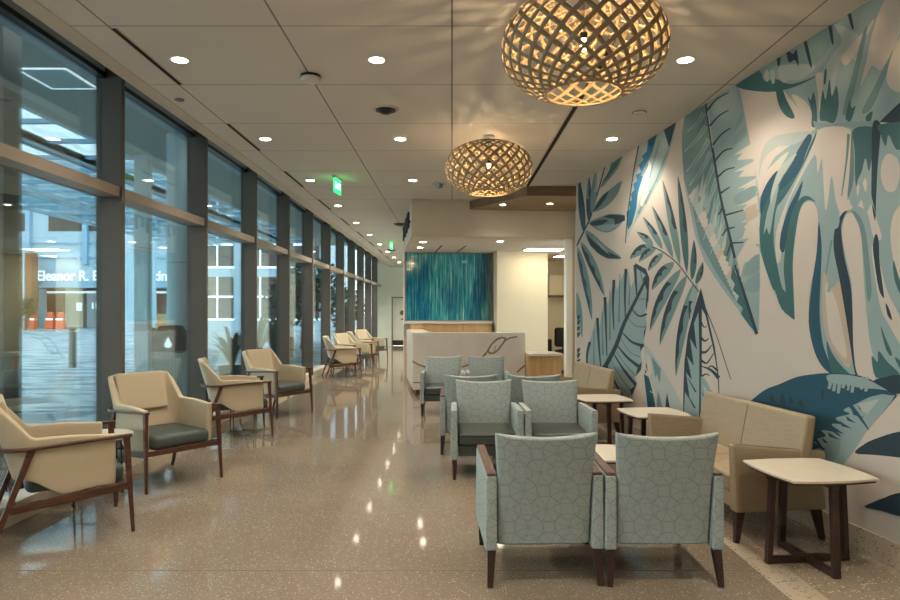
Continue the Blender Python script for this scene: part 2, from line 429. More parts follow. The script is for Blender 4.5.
def flatdome(x, y, lab):
    t = thing('ceiling_speaker', lab, 'speaker', (x, y, CEIL))
    m = MB(); m.lathe([(0,-.05),(.07,-.05),(.13,-.03),(.15,0)], 24); m.build('cover', 'black', t, smooth=.6)
    m = MB(); m.lathe([(.15,-.008),(.17,-.006),(.17,0)], 24); m.build('trim_ring', 'grey_metal', t, smooth=.6)
flatdome(-1.18, 14.9, 'flat black dome on the ceiling beside the reception bulkhead lettering')
flatdome(-1.98, 21.2, 'flat black dome on the far ceiling behind the second green exit sign')
t = thing('ceiling_sensor', 'small square grey sensor box on the ceiling left of the far pendant', 'sensor', (-.2, 10.2, CEIL))
m = MB(); m.box(-.11, .11, -.11, .11, -.006, 0); m.build('plate', 'plaster', t)
m = MB(); m.lathe([(0,-.07),(.05,-.07),(.07,-.006)], 4); m.build('sensor_head', 'grey_metal', t)
t = thing('ceiling_sprinkler', 'small round flush disc in the ceiling right of the large pendant', 'sprinkler', (1.89, 6.55, CEIL))
m = MB(); m.lathe([(0,-.012),(.055,-.012),(.06,-.004),(.06,0)], 24); m.build('disc', 'plaster', t, smooth=.5)
m = MB(); m.lathe([(.062,-.002),(.075,-.002)], 24); m.build('gap_ring', 'grey_metal', t)
t = thing('ceiling_sprinkler', 'small round flush disc in the ceiling close to the window edge', 'sprinkler', (-2.58, 6.15, CEIL))
m = MB(); m.lathe([(0,-.01),(.04,-.01),(.045,0)], 20); m.build('disc', 'grey_metal', t, smooth=.5)
def exit_sign(x, y, lab, rz):
    t = thing('exit_sign', lab, 'exit sign', (x, y, CEIL), rz, 'green exit signs hanging from the ceiling')
    m = MB(); m.box(-.16, .16, -.03, .03, -.03, 0); m.build('canopy', 'white_metal', t)
    m = MB(); m.box(-.15, .15, -.008, .008, -.235, -.03); m.build('sign_panel', 'exit_green', t)
    for sgn in (1, -1):
        fc = bpy.data.curves.new('exit_lettering', 'FONT'); fc.body = 'EXIT'; fc.size = .14; fc.align_x = 'CENTER'; fc.align_y = 'CENTER'; fc.extrude = .001
        o = text_mesh('lettering', fc, 'exit_letters'); o.parent = t
        o.location = (0, -.010*sgn, -.135); o.rotation_euler = (PI/2, 0, 0 if sgn > 0 else PI)
exit_sign(-1.72, 9.75, 'nearer green lit exit sign hanging from the ceiling above the hallway', PI/2-.13)
exit_sign(-1.74, 18.6, 'farther small green lit exit sign down the hallway ceiling', PI/2-.1)

# ---- woven pendants
def pendant(loc, label):
    t = thing('woven_pendant_lamp', label, 'pendant lamp', loc, 0, 'woven bamboo pendant lamps')
    R, Hh = .50, .305; N = 25
    S = []
    us = [-1.16+2.46*k/60 for k in range(61)]
    def prof(u):
        c, s_ = math.cos(u), math.sin(u)
        return R*abs(c)**.86, Hh*math.copysign(abs(s_)**.95, s_)
    pr = [prof(u) for u in us]
    phi = [0]
    for k in range(60):
        (r0,z0),(r1,z1) = pr[k], pr[k+1]; phi.append(phi[-1]+math.hypot(r1-r0,z1-z0)/((r0+r1)/2)*1.0)
    m = MB()
    for sgn in (1, -1):
        for i in range(N):
            vs = []; off = .0002*sgn
            for k in range(61):
                r, z = pr[k]; a = sgn*phi[k]+2*PI*i/N
                k0, k1 = max(k-1,0), min(k+1,60)
                dr, dz = pr[k1][0]-pr[k0][0], pr[k1][1]-pr[k0][1]; L = math.hypot(dr,dz); dr/=L; dz/=L
                er = Vector((math.cos(a), math.sin(a), 0)); et = Vector((-math.sin(a), math.cos(a), 0)); ez = Vector((0,0,1))
                mer = er*dr+ez*dz; nor = er*dz-ez*dr
                across = (et - mer*sgn).normalized()
                w = .0142*(.36+.64*r/R); p = er*r+ez*z+nor*off
                vs += [p-across*w, p+across*w]
            m.add([tuple(v) for v in vs], [(2*k,2*k+2,2*k+3,2*k+1) for k in range(60)])
    shade = m.build('lamp_shade', 'bamboo', t, smooth=3)
    sm = shade.modifiers.new('sheet', 'SOLIDIFY'); sm.thickness = .003; sm.offset = 0
    m = MB(); r0, z0 = pr[0]
    m.tube([(r0*math.cos(2*PI*k/32), r0*math.sin(2*PI*k/32), z0) for k in range(32)], .006, 6, True)
    m.build('rim', 'bamboo', t, smooth=.8)
    m = MB(); r1, z1 = pr[-1]; m.tube([(r1*math.cos(2*PI*k/32), r1*math.sin(2*PI*k/32), z1) for k in range(32)], .006, 6, True)
    m.build('rim', 'bamboo', t, smooth=.8)
    m = MB(); m.tube([(0,0,.07),(0,0,CEIL-loc[2]-.02)], .005); m.build('cord', 'grey_metal', t)
    m = MB(); m.lathe([(.065,CEIL-loc[2]),(.065,CEIL-loc[2]-.02),(.0,CEIL-loc[2]-.024)], 20); m.build('ceiling_rose', 'white_metal', t, smooth=.5)
    m = MB(); m.lathe([(.0,.05),(.022,.05),(.024,.09),(.0,.1)], 12); m.build('socket', 'black', t, smooth=.6)
    m = MB(); m.lathe([(0,-.02),(.012,-.016),(.018,-.004),(.018,.01),(.013,.028),(.011,.05),(0,.05)], 16); m.build('bulb', 'bulb_glow', t, smooth=3)
    return t
pendant((.80, 3.95, 3.18), 'large woven bamboo globe pendant nearest the viewer, cut by the top edge')
pendant((.42, 7.42, 3.205), 'smaller looking woven bamboo globe pendant farther back, near the wooden soffit')

# ---- wooden soffit in front of the bulkhead
b = MB(); F0 = (.32, 11.75); 
b.prism([(1.2,10.4),(2.3,10.4),(3.2,12.2),(.32,11.78)], 3.42, 3.425); o = b.build('ceiling_wood_soffit', 'oak_soffit'); struct(o)
b = MB(); b.prism([(1.2,10.4),(2.3,10.4),(2.3,10.43),(1.215,10.43)], 3.425, 3.575); b.prism([(1.2,10.4),(.32,11.78),(.345,11.79),(1.22,10.42)], 3.425, 3.575)
struct(b.build('ceiling_soffit_fascia', 'oak_fascia_shaded'))
for k, (x, y) in enumerate(((.88, 11.25), (1.68, 11.15))):
    downlight(x, y, 3.42, 'small downlight in the wooden soffit, ' + ['left one under the far pendant', 'right one beside the mural'][k], 'downlights in the wooden soffit', power=25).scale = (.8,.8,1)

# ================================================================== RECEPTION
b = RB(); b.box(0, 3.9, 0, 3.3, 2.934, 3.58); struct(b.build('ceiling_bulkhead', 'soffit_plaster'))
b = RB(); b.box(.02, 4.9, .02, 5.6, 2.926, 2.9338); struct(b.build('ceiling_reception', 'white_plaster'))
b = RB(); b.box(.7, .73, 1.6, 3.1, 2.922, 2.926); b.box(1.2, 1.23, 1.6, 3.1, 2.922, 2.926); struct(b.build('ceiling_slot', 'black_slot'))
# dark raised lettering seen edge-on along the side of the bulkhead
t = thing('bulkhead_lettering', 'black raised lettering seen edge-on along the side of the reception bulkhead', 'sign', RP(0, 0, 0), TH)
for k in range(7):
    m = MB(); z0 = 3.10+.03*(k % 2); y = .25+k*.37
    m.box(-.05, -.02, y, y+.06, z0, z0+.30); m.box(-.05, -.02, y+.06, y+.2, z0+.24, z0+.30)
    if k % 3: m.box(-.05, -.02, y+.2, y+.26, z0+.06, z0+.30)
    m.box(-.02, -.001, y+.02, y+.05, z0+.1, z0+.14)
    m.build('raised_letter', 'black', t)
# back wall with art glass, ledge and wood panelling
b = RB(); b.box(0, 2.12, 3.25, 3.42, 0, 2.93); struct(b.build('wall_reception', 'white_plaster'))
b = RB(); b.box(2.0, 2.07, 3.16, 3.25, 0, 2.93); struct(b.build('trim_3', 'grey_metal'))
b = RB(); b.box(2.075, 3.24, 2.72, 2.84, 0, 2.93); b.box(2.075, 2.16, 2.84, 3.30, 0, 2.93); struct(b.build('wall_cream', 'cream_wall'))
for nm, bx in (('wall_office_back', (3.2,4.9,5.5,5.62,0,2.93)), ('wall_office_left', (3.12,3.24,2.84,5.5,0,2.93)), ('wall_office_right', (4.7,4.8,.3,5.5,0,2.93)), ('wall_office_head', (3.24,4.7,2.72,2.84,2.89,2.93))):
    b = RB(); b.box(*bx); struct(b.build(nm, 'cream_wall'))
b = RB(); b.box(2.875, 2.985, .05, .22, 0, 2.93); struct(b.build('wall_partition', 'jamb_white'))
b = RB(); b.box(2.985, 3.2, .06, .20, 0, 4.1); struct(b.build('wall_partition_end', 'soffit_plaster'))
b = MB(); q1 = RP(3.08, .2); b.prism([(2.04,10.32),(2.2,10.32),(q1[0]+.12,q1[1]),(q1[0],q1[1])], 0, 4.15); struct(b.build('wall_return', 'soffit_plaster'))
t = thing('art_panel', 'wide glossy teal and blue streaked art panel behind the reception desk', 'wall art', RP(0, 3.25, 0), TH)
m = MB(); m.box(.05, 1.98, -.03, 0, 1.37, 2.90); m.build('glass_panel', 'art_streaks', t)
m = MB(); m.box(.05, 1.98, -.04, 0, 2.90, 2.92); m.box(.03, .05, -.035, 0, 1.35, 2.92); m.build('edge_trim', 'grey_metal', t)
t = thing('back_credenza', 'low oak back counter with white ledge under the teal art panel', 'counter', RP(0, 3.25, 0), TH)
m = MB(); m.box(.13, 1.99, -.30, 0, .06, 1.29); m.build('body', 'oak_panel', t)
m = MB(); m.box(.01, 2.0, -.33, 0, 1.29, 1.345); m.build('ledge', 'marble_white', t, bevel=.004)
# reception desk
t = thing('reception_desk', 'white marble reception desk with grey veins behind the guest chairs', 'reception desk', RP(0, 0, 0), TH)
m = MB(); m.box(.06, 2.205, .536, .58, .10, 1.127)
m.mat = 1
def vein(m, pts, w, y):
    for (p, q) in zip(pts[:-1], pts[1:]):
        d = Vector((q[0]-p[0], q[1]-p[1])); d.normalize(); nx, nz = -d.y*w/2, d.x*w/2
        m.add([(p[0]-nx,y,p[1]-nz),(p[0]+nx,y,p[1]+nz),(q[0]+nx,y,q[1]+nz),(q[0]-nx,y,q[1]-nz)], [(0,1,2,3)])
def dk(px, py):      # photograph position on the desk front, in desk coordinates
    dx, dz = (px-CX)/F, (HY-py)/F
    o = P0+WV*.536; nrm = WV; d = Vector((dx,1,0)); tt = o.dot(nrm)/d.dot(nrm); p = d*tt
    return ((p-P0).dot(VV), EYE+dz*tt)
for pts, w in (([(482,358),(487,352),(491,345),(497,339),(502,337.5),(506,338.5),(504,342),(498,350),(494,353),(490,353.5),(488,351)], .035),
               ([(504,341),(510,338),(517,336.5)], .028), ([(494,352),(495.5,346)], .014),
               ([(517,372.5),(521,368.5),(525,365.5)], .032), ([(412.5,361),(418,364.5),(426,367)], .03), ([(413,382.5),(419,382.5),(424,386)], .026), ([(462,367),(468,365),(474,363)], .026)):
    vein(m, [dk(*p) for p in pts], w, .5345)
m.build('front_panel', ['marble_white', 'marble_vein'], t)
m = MB(); m.box(.06, .10, .58, 2.95, .10, 1.127); m.build('side_panel', 'marble_white', t)
m = MB(); m.box(.06, 2.205, .536, .86, 1.127, 1.167); m.box(.06, .42, .86, 2.95, 1.127, 1.167); m.build('counter_top', 'marble_white', t)
m = MB(); m.box(.12, 2.16, .60, .64, 0, .10); m.box(.12, .16, .64, 2.9, 0, .10); m.build('toe_kick', 'walnut_light', t)
t = thing('service_counter', 'low oak counter with white top right of the marble desk', 'counter', RP(0, 0, 0), TH)
m = MB(); m.box(2.215, 2.855, .30, .75, 0, .735); m.build('front_panel', 'oak_panel', t)
m = MB(); m.box(2.215, 2.855, .24, .85, .735, .785); m.build('counter_top', 'marble_white', t, bevel=.004)
# office seen through the opening
t = thing('linear_ceiling_light', 'bright rectangular ceiling light over the cream reception wall', 'ceiling light', RP(2.98, 2.1, 2.926), TH)
m = MB(); m.box(-.44, .44, -.26, .26, -.02, 0); m.build('frame', 'white_metal', t)
m = MB(); m.box(-.40, .40, -.22, .22, -.024, -.018); m.build('diffuser', 'panel_glow', t)
t = thing('linear_ceiling_light', 'bright ceiling light inside the back office beyond the opening', 'ceiling light', RP(3.9, 3.6, 2.92), TH)
m = MB(); m.box(-.24, .24, -.3, .3, -.02, 0); m.build('frame', 'white_metal', t)
m = MB(); m.box(-.21, .21, -.27, .27, -.024, -.018); m.build('diffuser', 'panel_glow', t)
t = thing('wall_cabinet', 'pale wall cabinet seen through the office opening', 'cabinet', RP(3.93, 5.5, 0), TH)
m = MB(); m.box(0, .75, -.32, 0, 2.0, 2.55); m.build('body', 'white_plaster', t)
m = MB(); m.box(.02, .36, -.335, -.32, 2.02, 2.53); m.build('door', 'cream_wall', t); m = MB(); m.box(.38, .73, -.335, -.32, 2.02, 2.53); m.build('door', 'cream_wall', t)
m = MB(); m.box(0, .75, -.33, 0, 1.95, 2.0); m.build('light_rail', 'seam_thread', t)
t = thing('office_chair', 'black mesh office chair seen through the office opening', 'chair', RP(3.84, 3.5, 0), TH+2.6)
m = MB(); m.rbox(-.22, .22, -.04, .02, .72, 1.18, .06, 3); m.build('backrest', 'office_black', t, smooth=.8)
m = MB(); m.rbox(-.24, .24, -.5, -.02, .55, .64, .04, 3); m.build('seat', 'office_black', t, smooth=.8)
m = MB(); m.tube([(0,.03,.8),(0,.08,.6),(0,-.1,.52)], .02); m.build('back_bracket', 'black', t)
m = MB(); m.tube([(0,-.25,.55),(0,-.25,.12)], .028); m.build('column', 'black', t)
m = MB()
for k in range(5): m.bar((0,-.25,.12),(.28*math.cos(k*1.2566),-.25+.28*math.sin(k*1.2566),.06), .05,.04,.03,.03); m.lathe([(0,0),(.028,.01),(.028,.05),(0,.06)], 10, (.28*math.cos(k*1.2566),-.25+.28*math.sin(k*1.2566),0))
m.build('base', 'black', t)
t = thing('file_cabinet', 'dark low cabinet beside the office chair beyond the opening', 'cabinet', RP(3.40, 4.4, 0), TH)
m = MB(); m.box(0, .4, 0, .5, 0, .86); m.build('body', 'office_black', t)
for k in range(3):
    m = MB(); m.box(.02, .38, -.012, 0, .03+k*.275, .285+k*.275); d = m.build('drawer', 'office_black', t)
    m = MB(); m.box(.14, .26, -.03, -.012, .17+k*.275, .185+k*.275); m.build('handle', 'grey_metal', d)
# ================================================================== FURNITURE
# ---- lounge chair, faces local +X
def make_lounge(label, group):
    t = thing('lounge_chair', label, 'chair', (0,0,0), 0, group)
    # upholstered shell: a U of side, back, side
    NT, NK = 64, 9; vs = []
    hw, rc, xf, xb = .315, .10, .30, -.27
    path = []
    L1 = xf-(xb+rc); L2 = PI/2*rc; L3 = 2*(hw-rc); tot = 2*L1+2*L2+L3
    def plan(s):
        if s < L1: return xf-s, hw
        s -= L1
        if s < L2: a = s/rc; return xb+rc-rc*math.sin(a), hw-rc+rc*math.cos(a)
        s -= L2
        if s < L3: return xb, hw-rc-s
        s -= L3
        if s < L2: a = s/rc; return xb+rc-rc*math.cos(a), -(hw-rc)-rc*math.sin(a)
        s -= L2; return xb+rc+s, -hw
    sm = lambda a,b,x: (lambda t_: t_*t_*(3-2*t_))(min(1,max(0,(x-a)/(b-a))))
    for i in range(NT+1):
        s = tot*i/NT; x, y = plan(s)
        e = min(s, tot-s)                                  # distance from the front end
        k = sm(L1+.015, L1+.115, e)                          # 0 side, 1 back
        top = .705+.02*sm(0,.3,e)*(1-k) + (.972-.705)*k - .015*(abs(y)/hw)**6*k
        bot = .345-.045*sm(.1,.45,e) + .15*sm(L1-.20, L1+.08, e)
        for j in range(NK+1):
            z = bot+(top-bot)*j/NK
            h = max(0, z-.42)
            lean = .28*h*(.15+.85*k)*(1 if k > 0 else 1) * sm(L1-.06, L1+.08, e)
            tap = 1+.09*max(0, z-.70)/.27*k
            vs.append((x-lean, y*tap*(1-.04*(1-j/NK)), z))
    m = MB(); m.add(vs, [(i*(NK+1)+j, (i+1)*(NK+1)+j, (i+1)*(NK+1)+j+1, i*(NK+1)+j+1) for i in range(NT) for j in range(NK)])
    sh = m.build('shell', 'cream_fabric', t, smooth=3)
    so = sh.modifiers.new('pad', 'SOLIDIFY'); so.thickness = .056; so.offset = 0
    bv = sh.modifiers.new('round', 'BEVEL'); bv.width = .014; bv.segments = 3; bv.limit_method = 'ANGLE'; bv.angle_limit = .9
    # draped head rest panel on the front of the back
    m = MB(); N = 8
    pv = []
    for i in range(N+1):
        y = -.252+.462*i/N
        for j in range(N+1):
            z = .63+(.982-.63)*j/N
            x = xb+.052-.28*(z-.42)+.015*(1-(abs(y)/.225)**2)*0
            pv.append((x, y*(1+.02*max(0,z-.62)/.36), z))
    m.add(pv, [(i*(N+1)+j, (i+1)*(N+1)+j, (i+1)*(N+1)+j+1, i*(N+1)+j+1) for i in range(N) for j in range(N)])
    p = m.build('backrest_pad', 'cream_fabric', t, smooth=3)
    so = p.modifiers.new('pad', 'SOLIDIFY'); so.thickness = .045; so.offset = 0
    bv = p.modifiers.new('round', 'BEVEL'); bv.width = .014; bv.segments = 3; bv.limit_method = 'ANGLE'; bv.angle_limit = .9
    m = MB(); m.rbox(-.24, .365, -.275, .275, .345, .475, .045, 5); m.build('seat', 'lounge_vinyl', t, smooth=3)
    # wooden frame
    rail = [(.40,.352,.690),(.2,.354,.684),(0,.352,.674),(-.15,.345,.664)]
    r = .16
    for k in range(7):
        a = k/6*PI/2; rail.append((-.23-.17*math.sin(a), .345-r+r*math.cos(a)-.0, .660-.004*k/6))
    full = rail+[(x,-y,z) for x,y,z in reversed(rail)]
    m = MB(); n = len(full); vs = []; w, h = .024, .011
    for i, p_ in enumerate(full):
        d = Vector(full[min(i+1,n-1)])-Vector(full[max(i-1,0)]); d.z = 0; d.normalize(); a = Vector((d.y,-d.x,0)); P_ = Vector(p_)
        ww = w*(1.1 if 3 < i < n-4 else 1.0)
        vs += [tuple(P_+a*ww+Vector((0,0,-h))), tuple(P_-a*ww+Vector((0,0,-h))), tuple(P_-a*ww+Vector((0,0,h))), tuple(P_+a*ww+Vector((0,0,h)))]
    fs = [(4*i+k, 4*i+(k+1)%4, 4*i+4+(k+1)%4, 4*i+4+k) for i in range(n-1) for k in range(4)]+[(3,2,1,0),(4*n-4,4*n-3,4*n-2,4*n-1)]
    m.add(vs, fs); m.build('armrest', 'walnut_light', t, bevel=.006, smooth=.7)
    for s in (1,-1):
        m = MB(); m.bar((.365,.35*s,.685),(.405,.365*s,0), .044,.034,.026,.024, up=(0,1,0)); m.build('leg', 'walnut_light', t, bevel=.006)
        m = MB(); m.bar((-.20,.335*s,.665),(-.44,.355*s,0), .046,.034,.028,.024, up=(0,1,0)); m.build('leg', 'walnut_light', t, bevel=.006)
        m = MB(); m.bar((.385,.352*s,.335),(-.33,.345*s,.27), .028,.055,.028,.055); m.build('side_rail', 'walnut_light', t, bevel=.004)
    m = MB(); m.box(.355,.385,-.35,.35,.31,.355); m.box(-.32,-.29,-.345,.345,.255,.30); m.build('cross_rail', 'walnut_light', t, bevel=.004)
    return t
R_ = math.radians
LG = 'cream lounge chairs with wooden frames along the windows'
lc = make_lounge('cream wooden lounge chair at the left edge, seen from behind, facing the room', LG)
lc.location = (-2.83, 4.72, 0); lc.rotation_euler.z = R_(36)
for x, y, a, lab in (
    (-2.735, 6.13, -37, 'cream lounge chair with black seat, facing the viewer beside the round table'),
    (-2.78, 8.36, 24, 'cream lounge chair seen from behind, third from the viewer along the windows'),
    (-2.71, 10.02, -31, 'cream lounge chair with black seat by the low white curb, fourth along the windows'),
    (-2.66, 15.75, 18, 'cream lounge chair in the distant group, nearest of its four, seen from the side'),
    (-2.66, 17.35, -31, 'cream lounge chair in the distant group, facing the viewer behind the nearest one'),
    (-2.62, 19.1, 20, 'cream lounge chair in the distant group, third of its four, partly hidden'),
    (-2.60, 20.8, -31, 'cream lounge chair farthest down the hall, facing the viewer'),
    (-.80, 18.2, 200, 'wooden lounge chair mostly hidden behind the left end of the reception desk')):
    dup(lc, (x, y, 0), R_(a), lab)

# ---- round side tables between the lounge chairs
def make_round(label, group):
    t = thing('round_side_table', label, 'table', (0,0,0), 0, group)
    m = MB(); m.lathe([(0,.515),(.245,.515),(.262,.522),(.265,.535),(.258,.545),(0,.545)], 40); m.build('tabletop', 'laminate_top', t, smooth=.6)
    m = MB(); m.lathe([(0,.503),(.235,.503),(.255,.516),(0,.516)], 40); m.build('edge_band', 'walnut', t, smooth=.6)
    for k in range(4):
        a = PI/4+k*PI/2; c, s = math.cos(a), math.sin(a)
        m = MB(); m.tube([(.205*c,.205*s,.505),(.225*c,.225*s,0)], .008, 8); m.build('leg', 'black', t, smooth=1)
    m = MB(); m.tube([(.218*math.cos(2*PI*k/32),.218*math.sin(2*PI*k/32),.14) for k in range(32)], .006, 6, True); m.build('foot_ring', 'black', t, smooth=1)
    return t
RG = 'small round side tables between the lounge chairs'
rt = make_round('small round white topped table with black rods between the two nearest lounge chairs', RG)
rt.location = (-2.965, 5.46, 0); rt.rotation_euler.z = .35
for x, y, lab in ((-2.95, 9.2, 'small round table hidden between the third and fourth lounge chairs'),
                  (-2.85, 16.55, 'small round table between the nearer two of the distant lounge chairs'),
                  (-2.8, 19.95, 'small round table between the farther two of the distant lounge chairs')):
    dup(rt, (x, y, 0), .2, lab)

# ---- guest chair, faces local +X
def make_guest(label, group):
    t = thing('guest_chair', label, 'chair', (0,0,0), 0, group)
    # back: slab leaning back, gently curved top and edge
    NY, NZ = 14, 12; ft = []; bk = []
    for i in range(NY+1):
        v = -1+2*i/NY
        for j in range(NZ+1):
            w = j/NZ; ztop = .862+.024*v*v+.006*abs(v)**6
            z = .225+(ztop-.225)*w
            half = .272+.022*max(0,w-.55)/.45
            y = v*half
            xb = -.315-.105*max(0,(z-.25)/.65)**1.2 + .028*(1-v*v)*(-1)*w*.6
            th = .105-.035*w
            edge = .02*(abs(v)**8)
            bk.append((xb+edge, y, z)); ft.append((xb+th-edge+.035*math.sin(PI*w)*(1-v*v)*.6, y, z))
    m = MB(); W = NZ+1; n = len(bk)
    quad = lambda o, flip: [((o+i*W+j, o+(i+1)*W+j, o+(i+1)*W+j+1, o+i*W+j+1) if not flip else (o+i*W+j, o+i*W+j+1, o+(i+1)*W+j+1, o+(i+1)*W+j)) for i in range(NY) for j in range(NZ)]
    fs = quad(0, True)+quad(n, False)
    ring = [i*W for i in range(NY+1)]+[NY*W+j for j in range(1,NZ+1)]+[i*W+NZ for i in range(NY-1,-1,-1)]+[j for j in range(NZ-1,0,-1)]
    fs += [(ring[k], ring[(k+1)%len(ring)], n+ring[(k+1)%len(ring)], n+ring[k]) for k in range(len(ring))]
    m.add(bk+ft, fs); o = m.build('backrest', 'circle_fabric', t, smooth=1.0, bevel=.012)
    m = MB(); m.rbox(-.27, .345, -.268, .268, .325, .445, .03, 4, .02); m.build('seat', 'dark_vinyl', t, smooth=3)
    m = MB(); m.box(-.28, .325, -.268, .268, .225, .325); m.build('seat_base', 'dark_vinyl', t, bevel=.006)
    for s in (1,-1):
        y0_, y1_ = (.276, .340)
        m = MB()
        P = lambda x, z, y: (x, s*y, z)
        m.hexa([P(-.345,.205,.276),P(.350,.190,.276),P(.350,.190,.344),P(-.345,.205,.344)], [P(-.352,.632,.278),P(.375,.652,.278),P(.375,.652,.338),P(-.352,.632,.338)])
        a = m.build('arm_panel', 'circle_fabric', t, bevel=.009)
        m = MB(); m.hexa([P(-.345,.632,.282),P(.370,.652,.282),P(.370,.652,.334),P(-.345,.632,.334)], [P(-.345,.650,.282),P(.370,.670,.282),P(.370,.670,.334),P(-.345,.650,.334)])
        m.build('arm_cap', 'cap_walnut', a, bevel=.004)
        m = MB(); m.bar((.315,.306*s,.20),(.335,.306*s,0), .052,.050,.030,.030, up=(0,1,0)); m.build('leg', 'walnut', t, bevel=.003)
        m = MB(); m.bar((-.312,.306*s,.21),(-.355,.318*s,0), .052,.050,.030,.030, up=(0,1,0)); m.build('leg', 'walnut', t, bevel=.003)
    return t
GG = 'grey green guest chairs in back to back rows'
gc = make_guest('grey green patterned chair seen from behind, front row, nearest the middle aisle', GG)
gc.location = (.52, 4.08, 0); gc.rotation_euler.z = PI/2+R_(2.5)
for x, y, a, lab in (
    (1.224, 4.08, 90, 'grey green patterned chair seen from behind, front row, beside the tan loveseat'),
    (.33, 6.42, -90, 'grey green chair with upholstered arms facing the viewer, second row, on the aisle side'),
    (1.022, 6.42, -90, 'grey green chair with dark seat facing the viewer, second row, beside the mural side tables'),
    (.205, 7.50, 90, 'grey green chair seen from behind, just behind the second row, on the aisle side'),
    (.897, 7.50, 90, 'grey green chair seen from behind, just behind the second row, on the mural side'),
    (-.14, 10.1, -90, 'grey green chair facing the viewer in front of the marble desk, at the aisle end'),
    (.553, 10.1, -90, 'grey green chair facing the viewer in front of the middle of the marble desk')):
    g = dup(gc, (x, y, 0), R_(a), lab)
    if a < 0:                                   # these have fully upholstered arms
        g.scale.z = .972
        for ap in [c for c in g.children if c.name.startswith('arm_panel')]:
            for cap in ap.children:
                cap.data = cap.data.copy(); cap.data.materials[0] = MAT['circle_fabric']

# ---- loveseat, faces local +X
def make_love(label, group):
    t = thing('loveseat', label, 'sofa', (0,0,0), 0, group); H = .71
    m = MB()
    N = 10; bk = []; ft = []; W = N+1
    for i in range(2):
        y = (-1+2*i)*(H-.005)
        for j in range(N+1):
            w = j/N; z = .23+.628*w; x = -.195-.075*w
            bk.append((x-.0, y, z)); ft.append((x+.12-.045*w, y, z))
    n = len(bk)
    fs = [(j, j+1, W+j+1, W+j) for j in range(N)]+[(n+j, n+W+j, n+W+j+1, n+j+1) for j in range(N)]
    fs += [(j, n+j, n+j+1, j+1) for j in range(N)]+[(W+j, W+j+1, n+W+j+1, n+W+j) for j in range(N)]
    fs += [(0, W, n+W, n), (N, n+N, n+W+N, W+N)]
    m.add(bk+ft, fs); m.build('backrest', 'tan_vinyl', t, bevel=.018, smooth=.7)
    m = MB(); m.tube([(-.195-.075*w+.121-.045*w, 0, .23+.628*w) for w in (.35,.5,.7,.85,.97)], .003, 6); m.build('back_seam', 'seam_thread', t)
    for s in (1,-1):
        m = MB(); m.rbox(-.22, .315, .005 if s > 0 else -.615, .615 if s > 0 else -.005, .33, .455, .03, 4, .015); m.build('seat', 'tan_vinyl', t, smooth=3)
        P = lambda x, z, y: (x, s*y, z)
        m = MB(); m.hexa([P(-.335,.215,.625),P(.318,.215,.625),P(.318,.215,.71),P(-.335,.215,.71)], [P(-.335,.610,.635),P(.338,.672,.635),P(.338,.672,.70),P(-.335,.610,.70)])
        a = m.build('arm_panel', 'tan_vinyl', t, bevel=.01)
        m = MB(); m.hexa([P(-.25,.617,.652),P(.325,.670,.652),P(.325,.670,.685),P(-.25,.617,.685)], [P(-.25,.620,.652),P(.325,.673,.652),P(.325,.673,.685),P(-.25,.620,.685)])
        m.build('arm_cap', 'walnut', a, bevel=.002)
        m = MB(); m.bar((.275,.665*s,.22),(.30,.672*s,0), .058,.055,.032,.032, up=(0,1,0)); m.build('leg', 'walnut', t, bevel=.003)
        m = MB(); m.bar((-.285,.665*s,.22),(-.33,.672*s,0), .058,.055,.032,.032, up=(0,1,0)); m.build('leg', 'walnut', t, bevel=.003)
    m = MB(); m.box(-.24, .30, -.625, .625, .225, .33); m.build('seat_base', 'tan_vinyl', t, bevel=.008)
    return t
LVG = 'tan loveseats along the leaf mural'
ls = make_love('tan loveseat against the mural behind the nearest white side table', LVG)
FACE = PI+TH
ls.location = (2.155, 5.13, 0); ls.rotation_euler.z = FACE
dup(ls, (1.655, 8.62, 0), FACE, 'tan loveseat farther back, at the far end of the leaf mural')

# ---- square side tables with crossing sled base
def make_table(label, group, name='side_table', h=.585, half=.298, rz=0):
    t = thing(name, label, 'table', (0,0,0), rz, group)
    pts = []
    for k in range(4):
        for i in range(10):
            u = -1+2*i/10; bul = .90+.10*(1-u*u)
            x, y = half*bul, half*u*.93
            c, s = math.cos(k*PI/2), math.sin(k*PI/2); pts.append((x*c-y*s, x*s+y*c))
    m = MB(); m.prism(pts, h-.016, h); m.build('tabletop', 'laminate_top', t, bevel=.004)
    m = MB(); m.prism([(x*.95,y*.95) for x,y in pts], h-.03, h-.016); m.build('edge_band', 'walnut_light', t)
    for k in range(4):
        a = k*PI/2; c, s = math.cos(a), math.sin(a)
        m = MB(); m.bar((.262*c,.262*s,0),(.235*c,.235*s,h-.045), .044,.032,.044,.032, up=(c,s,0)); m.build('leg', 'walnut', t, bevel=.003)
    for k in (0,1):
        a = k*PI/2; c, s = math.cos(a), math.sin(a)
        m = MB(); m.bar((-.26*c,-.26*s,.022),(.26*c,.26*s,.022), .042,.04-.002*k); m.build('cross_bar', 'walnut', t, bevel=.003)
        m = MB(); m.bar((-.26*c,-.26*s,h-.045),(.26*c,.26*s,h-.045), .046,.03-.002*k); m.build('top_bar', 'walnut', t)
    return t
TG = 'white topped side tables along the leaf mural'
st = make_table('white topped side table with crossing dark legs, nearest the viewer by the mural', TG)
st.location = (2.24, 4.10, 0); st.rotation_euler.z = TH
dup(st, (1.99, 6.42, 0), TH, 'white topped side table just behind the near loveseat against the mural')
dup(st, (1.72, 7.48, 0), TH, 'white topped side table in front of the far loveseat')
ct = make_table('low white topped table glimpsed between the two front grey green chairs', None, 'coffee_table', .45, .31)
ct.location = (1.10, 5.22, 0)
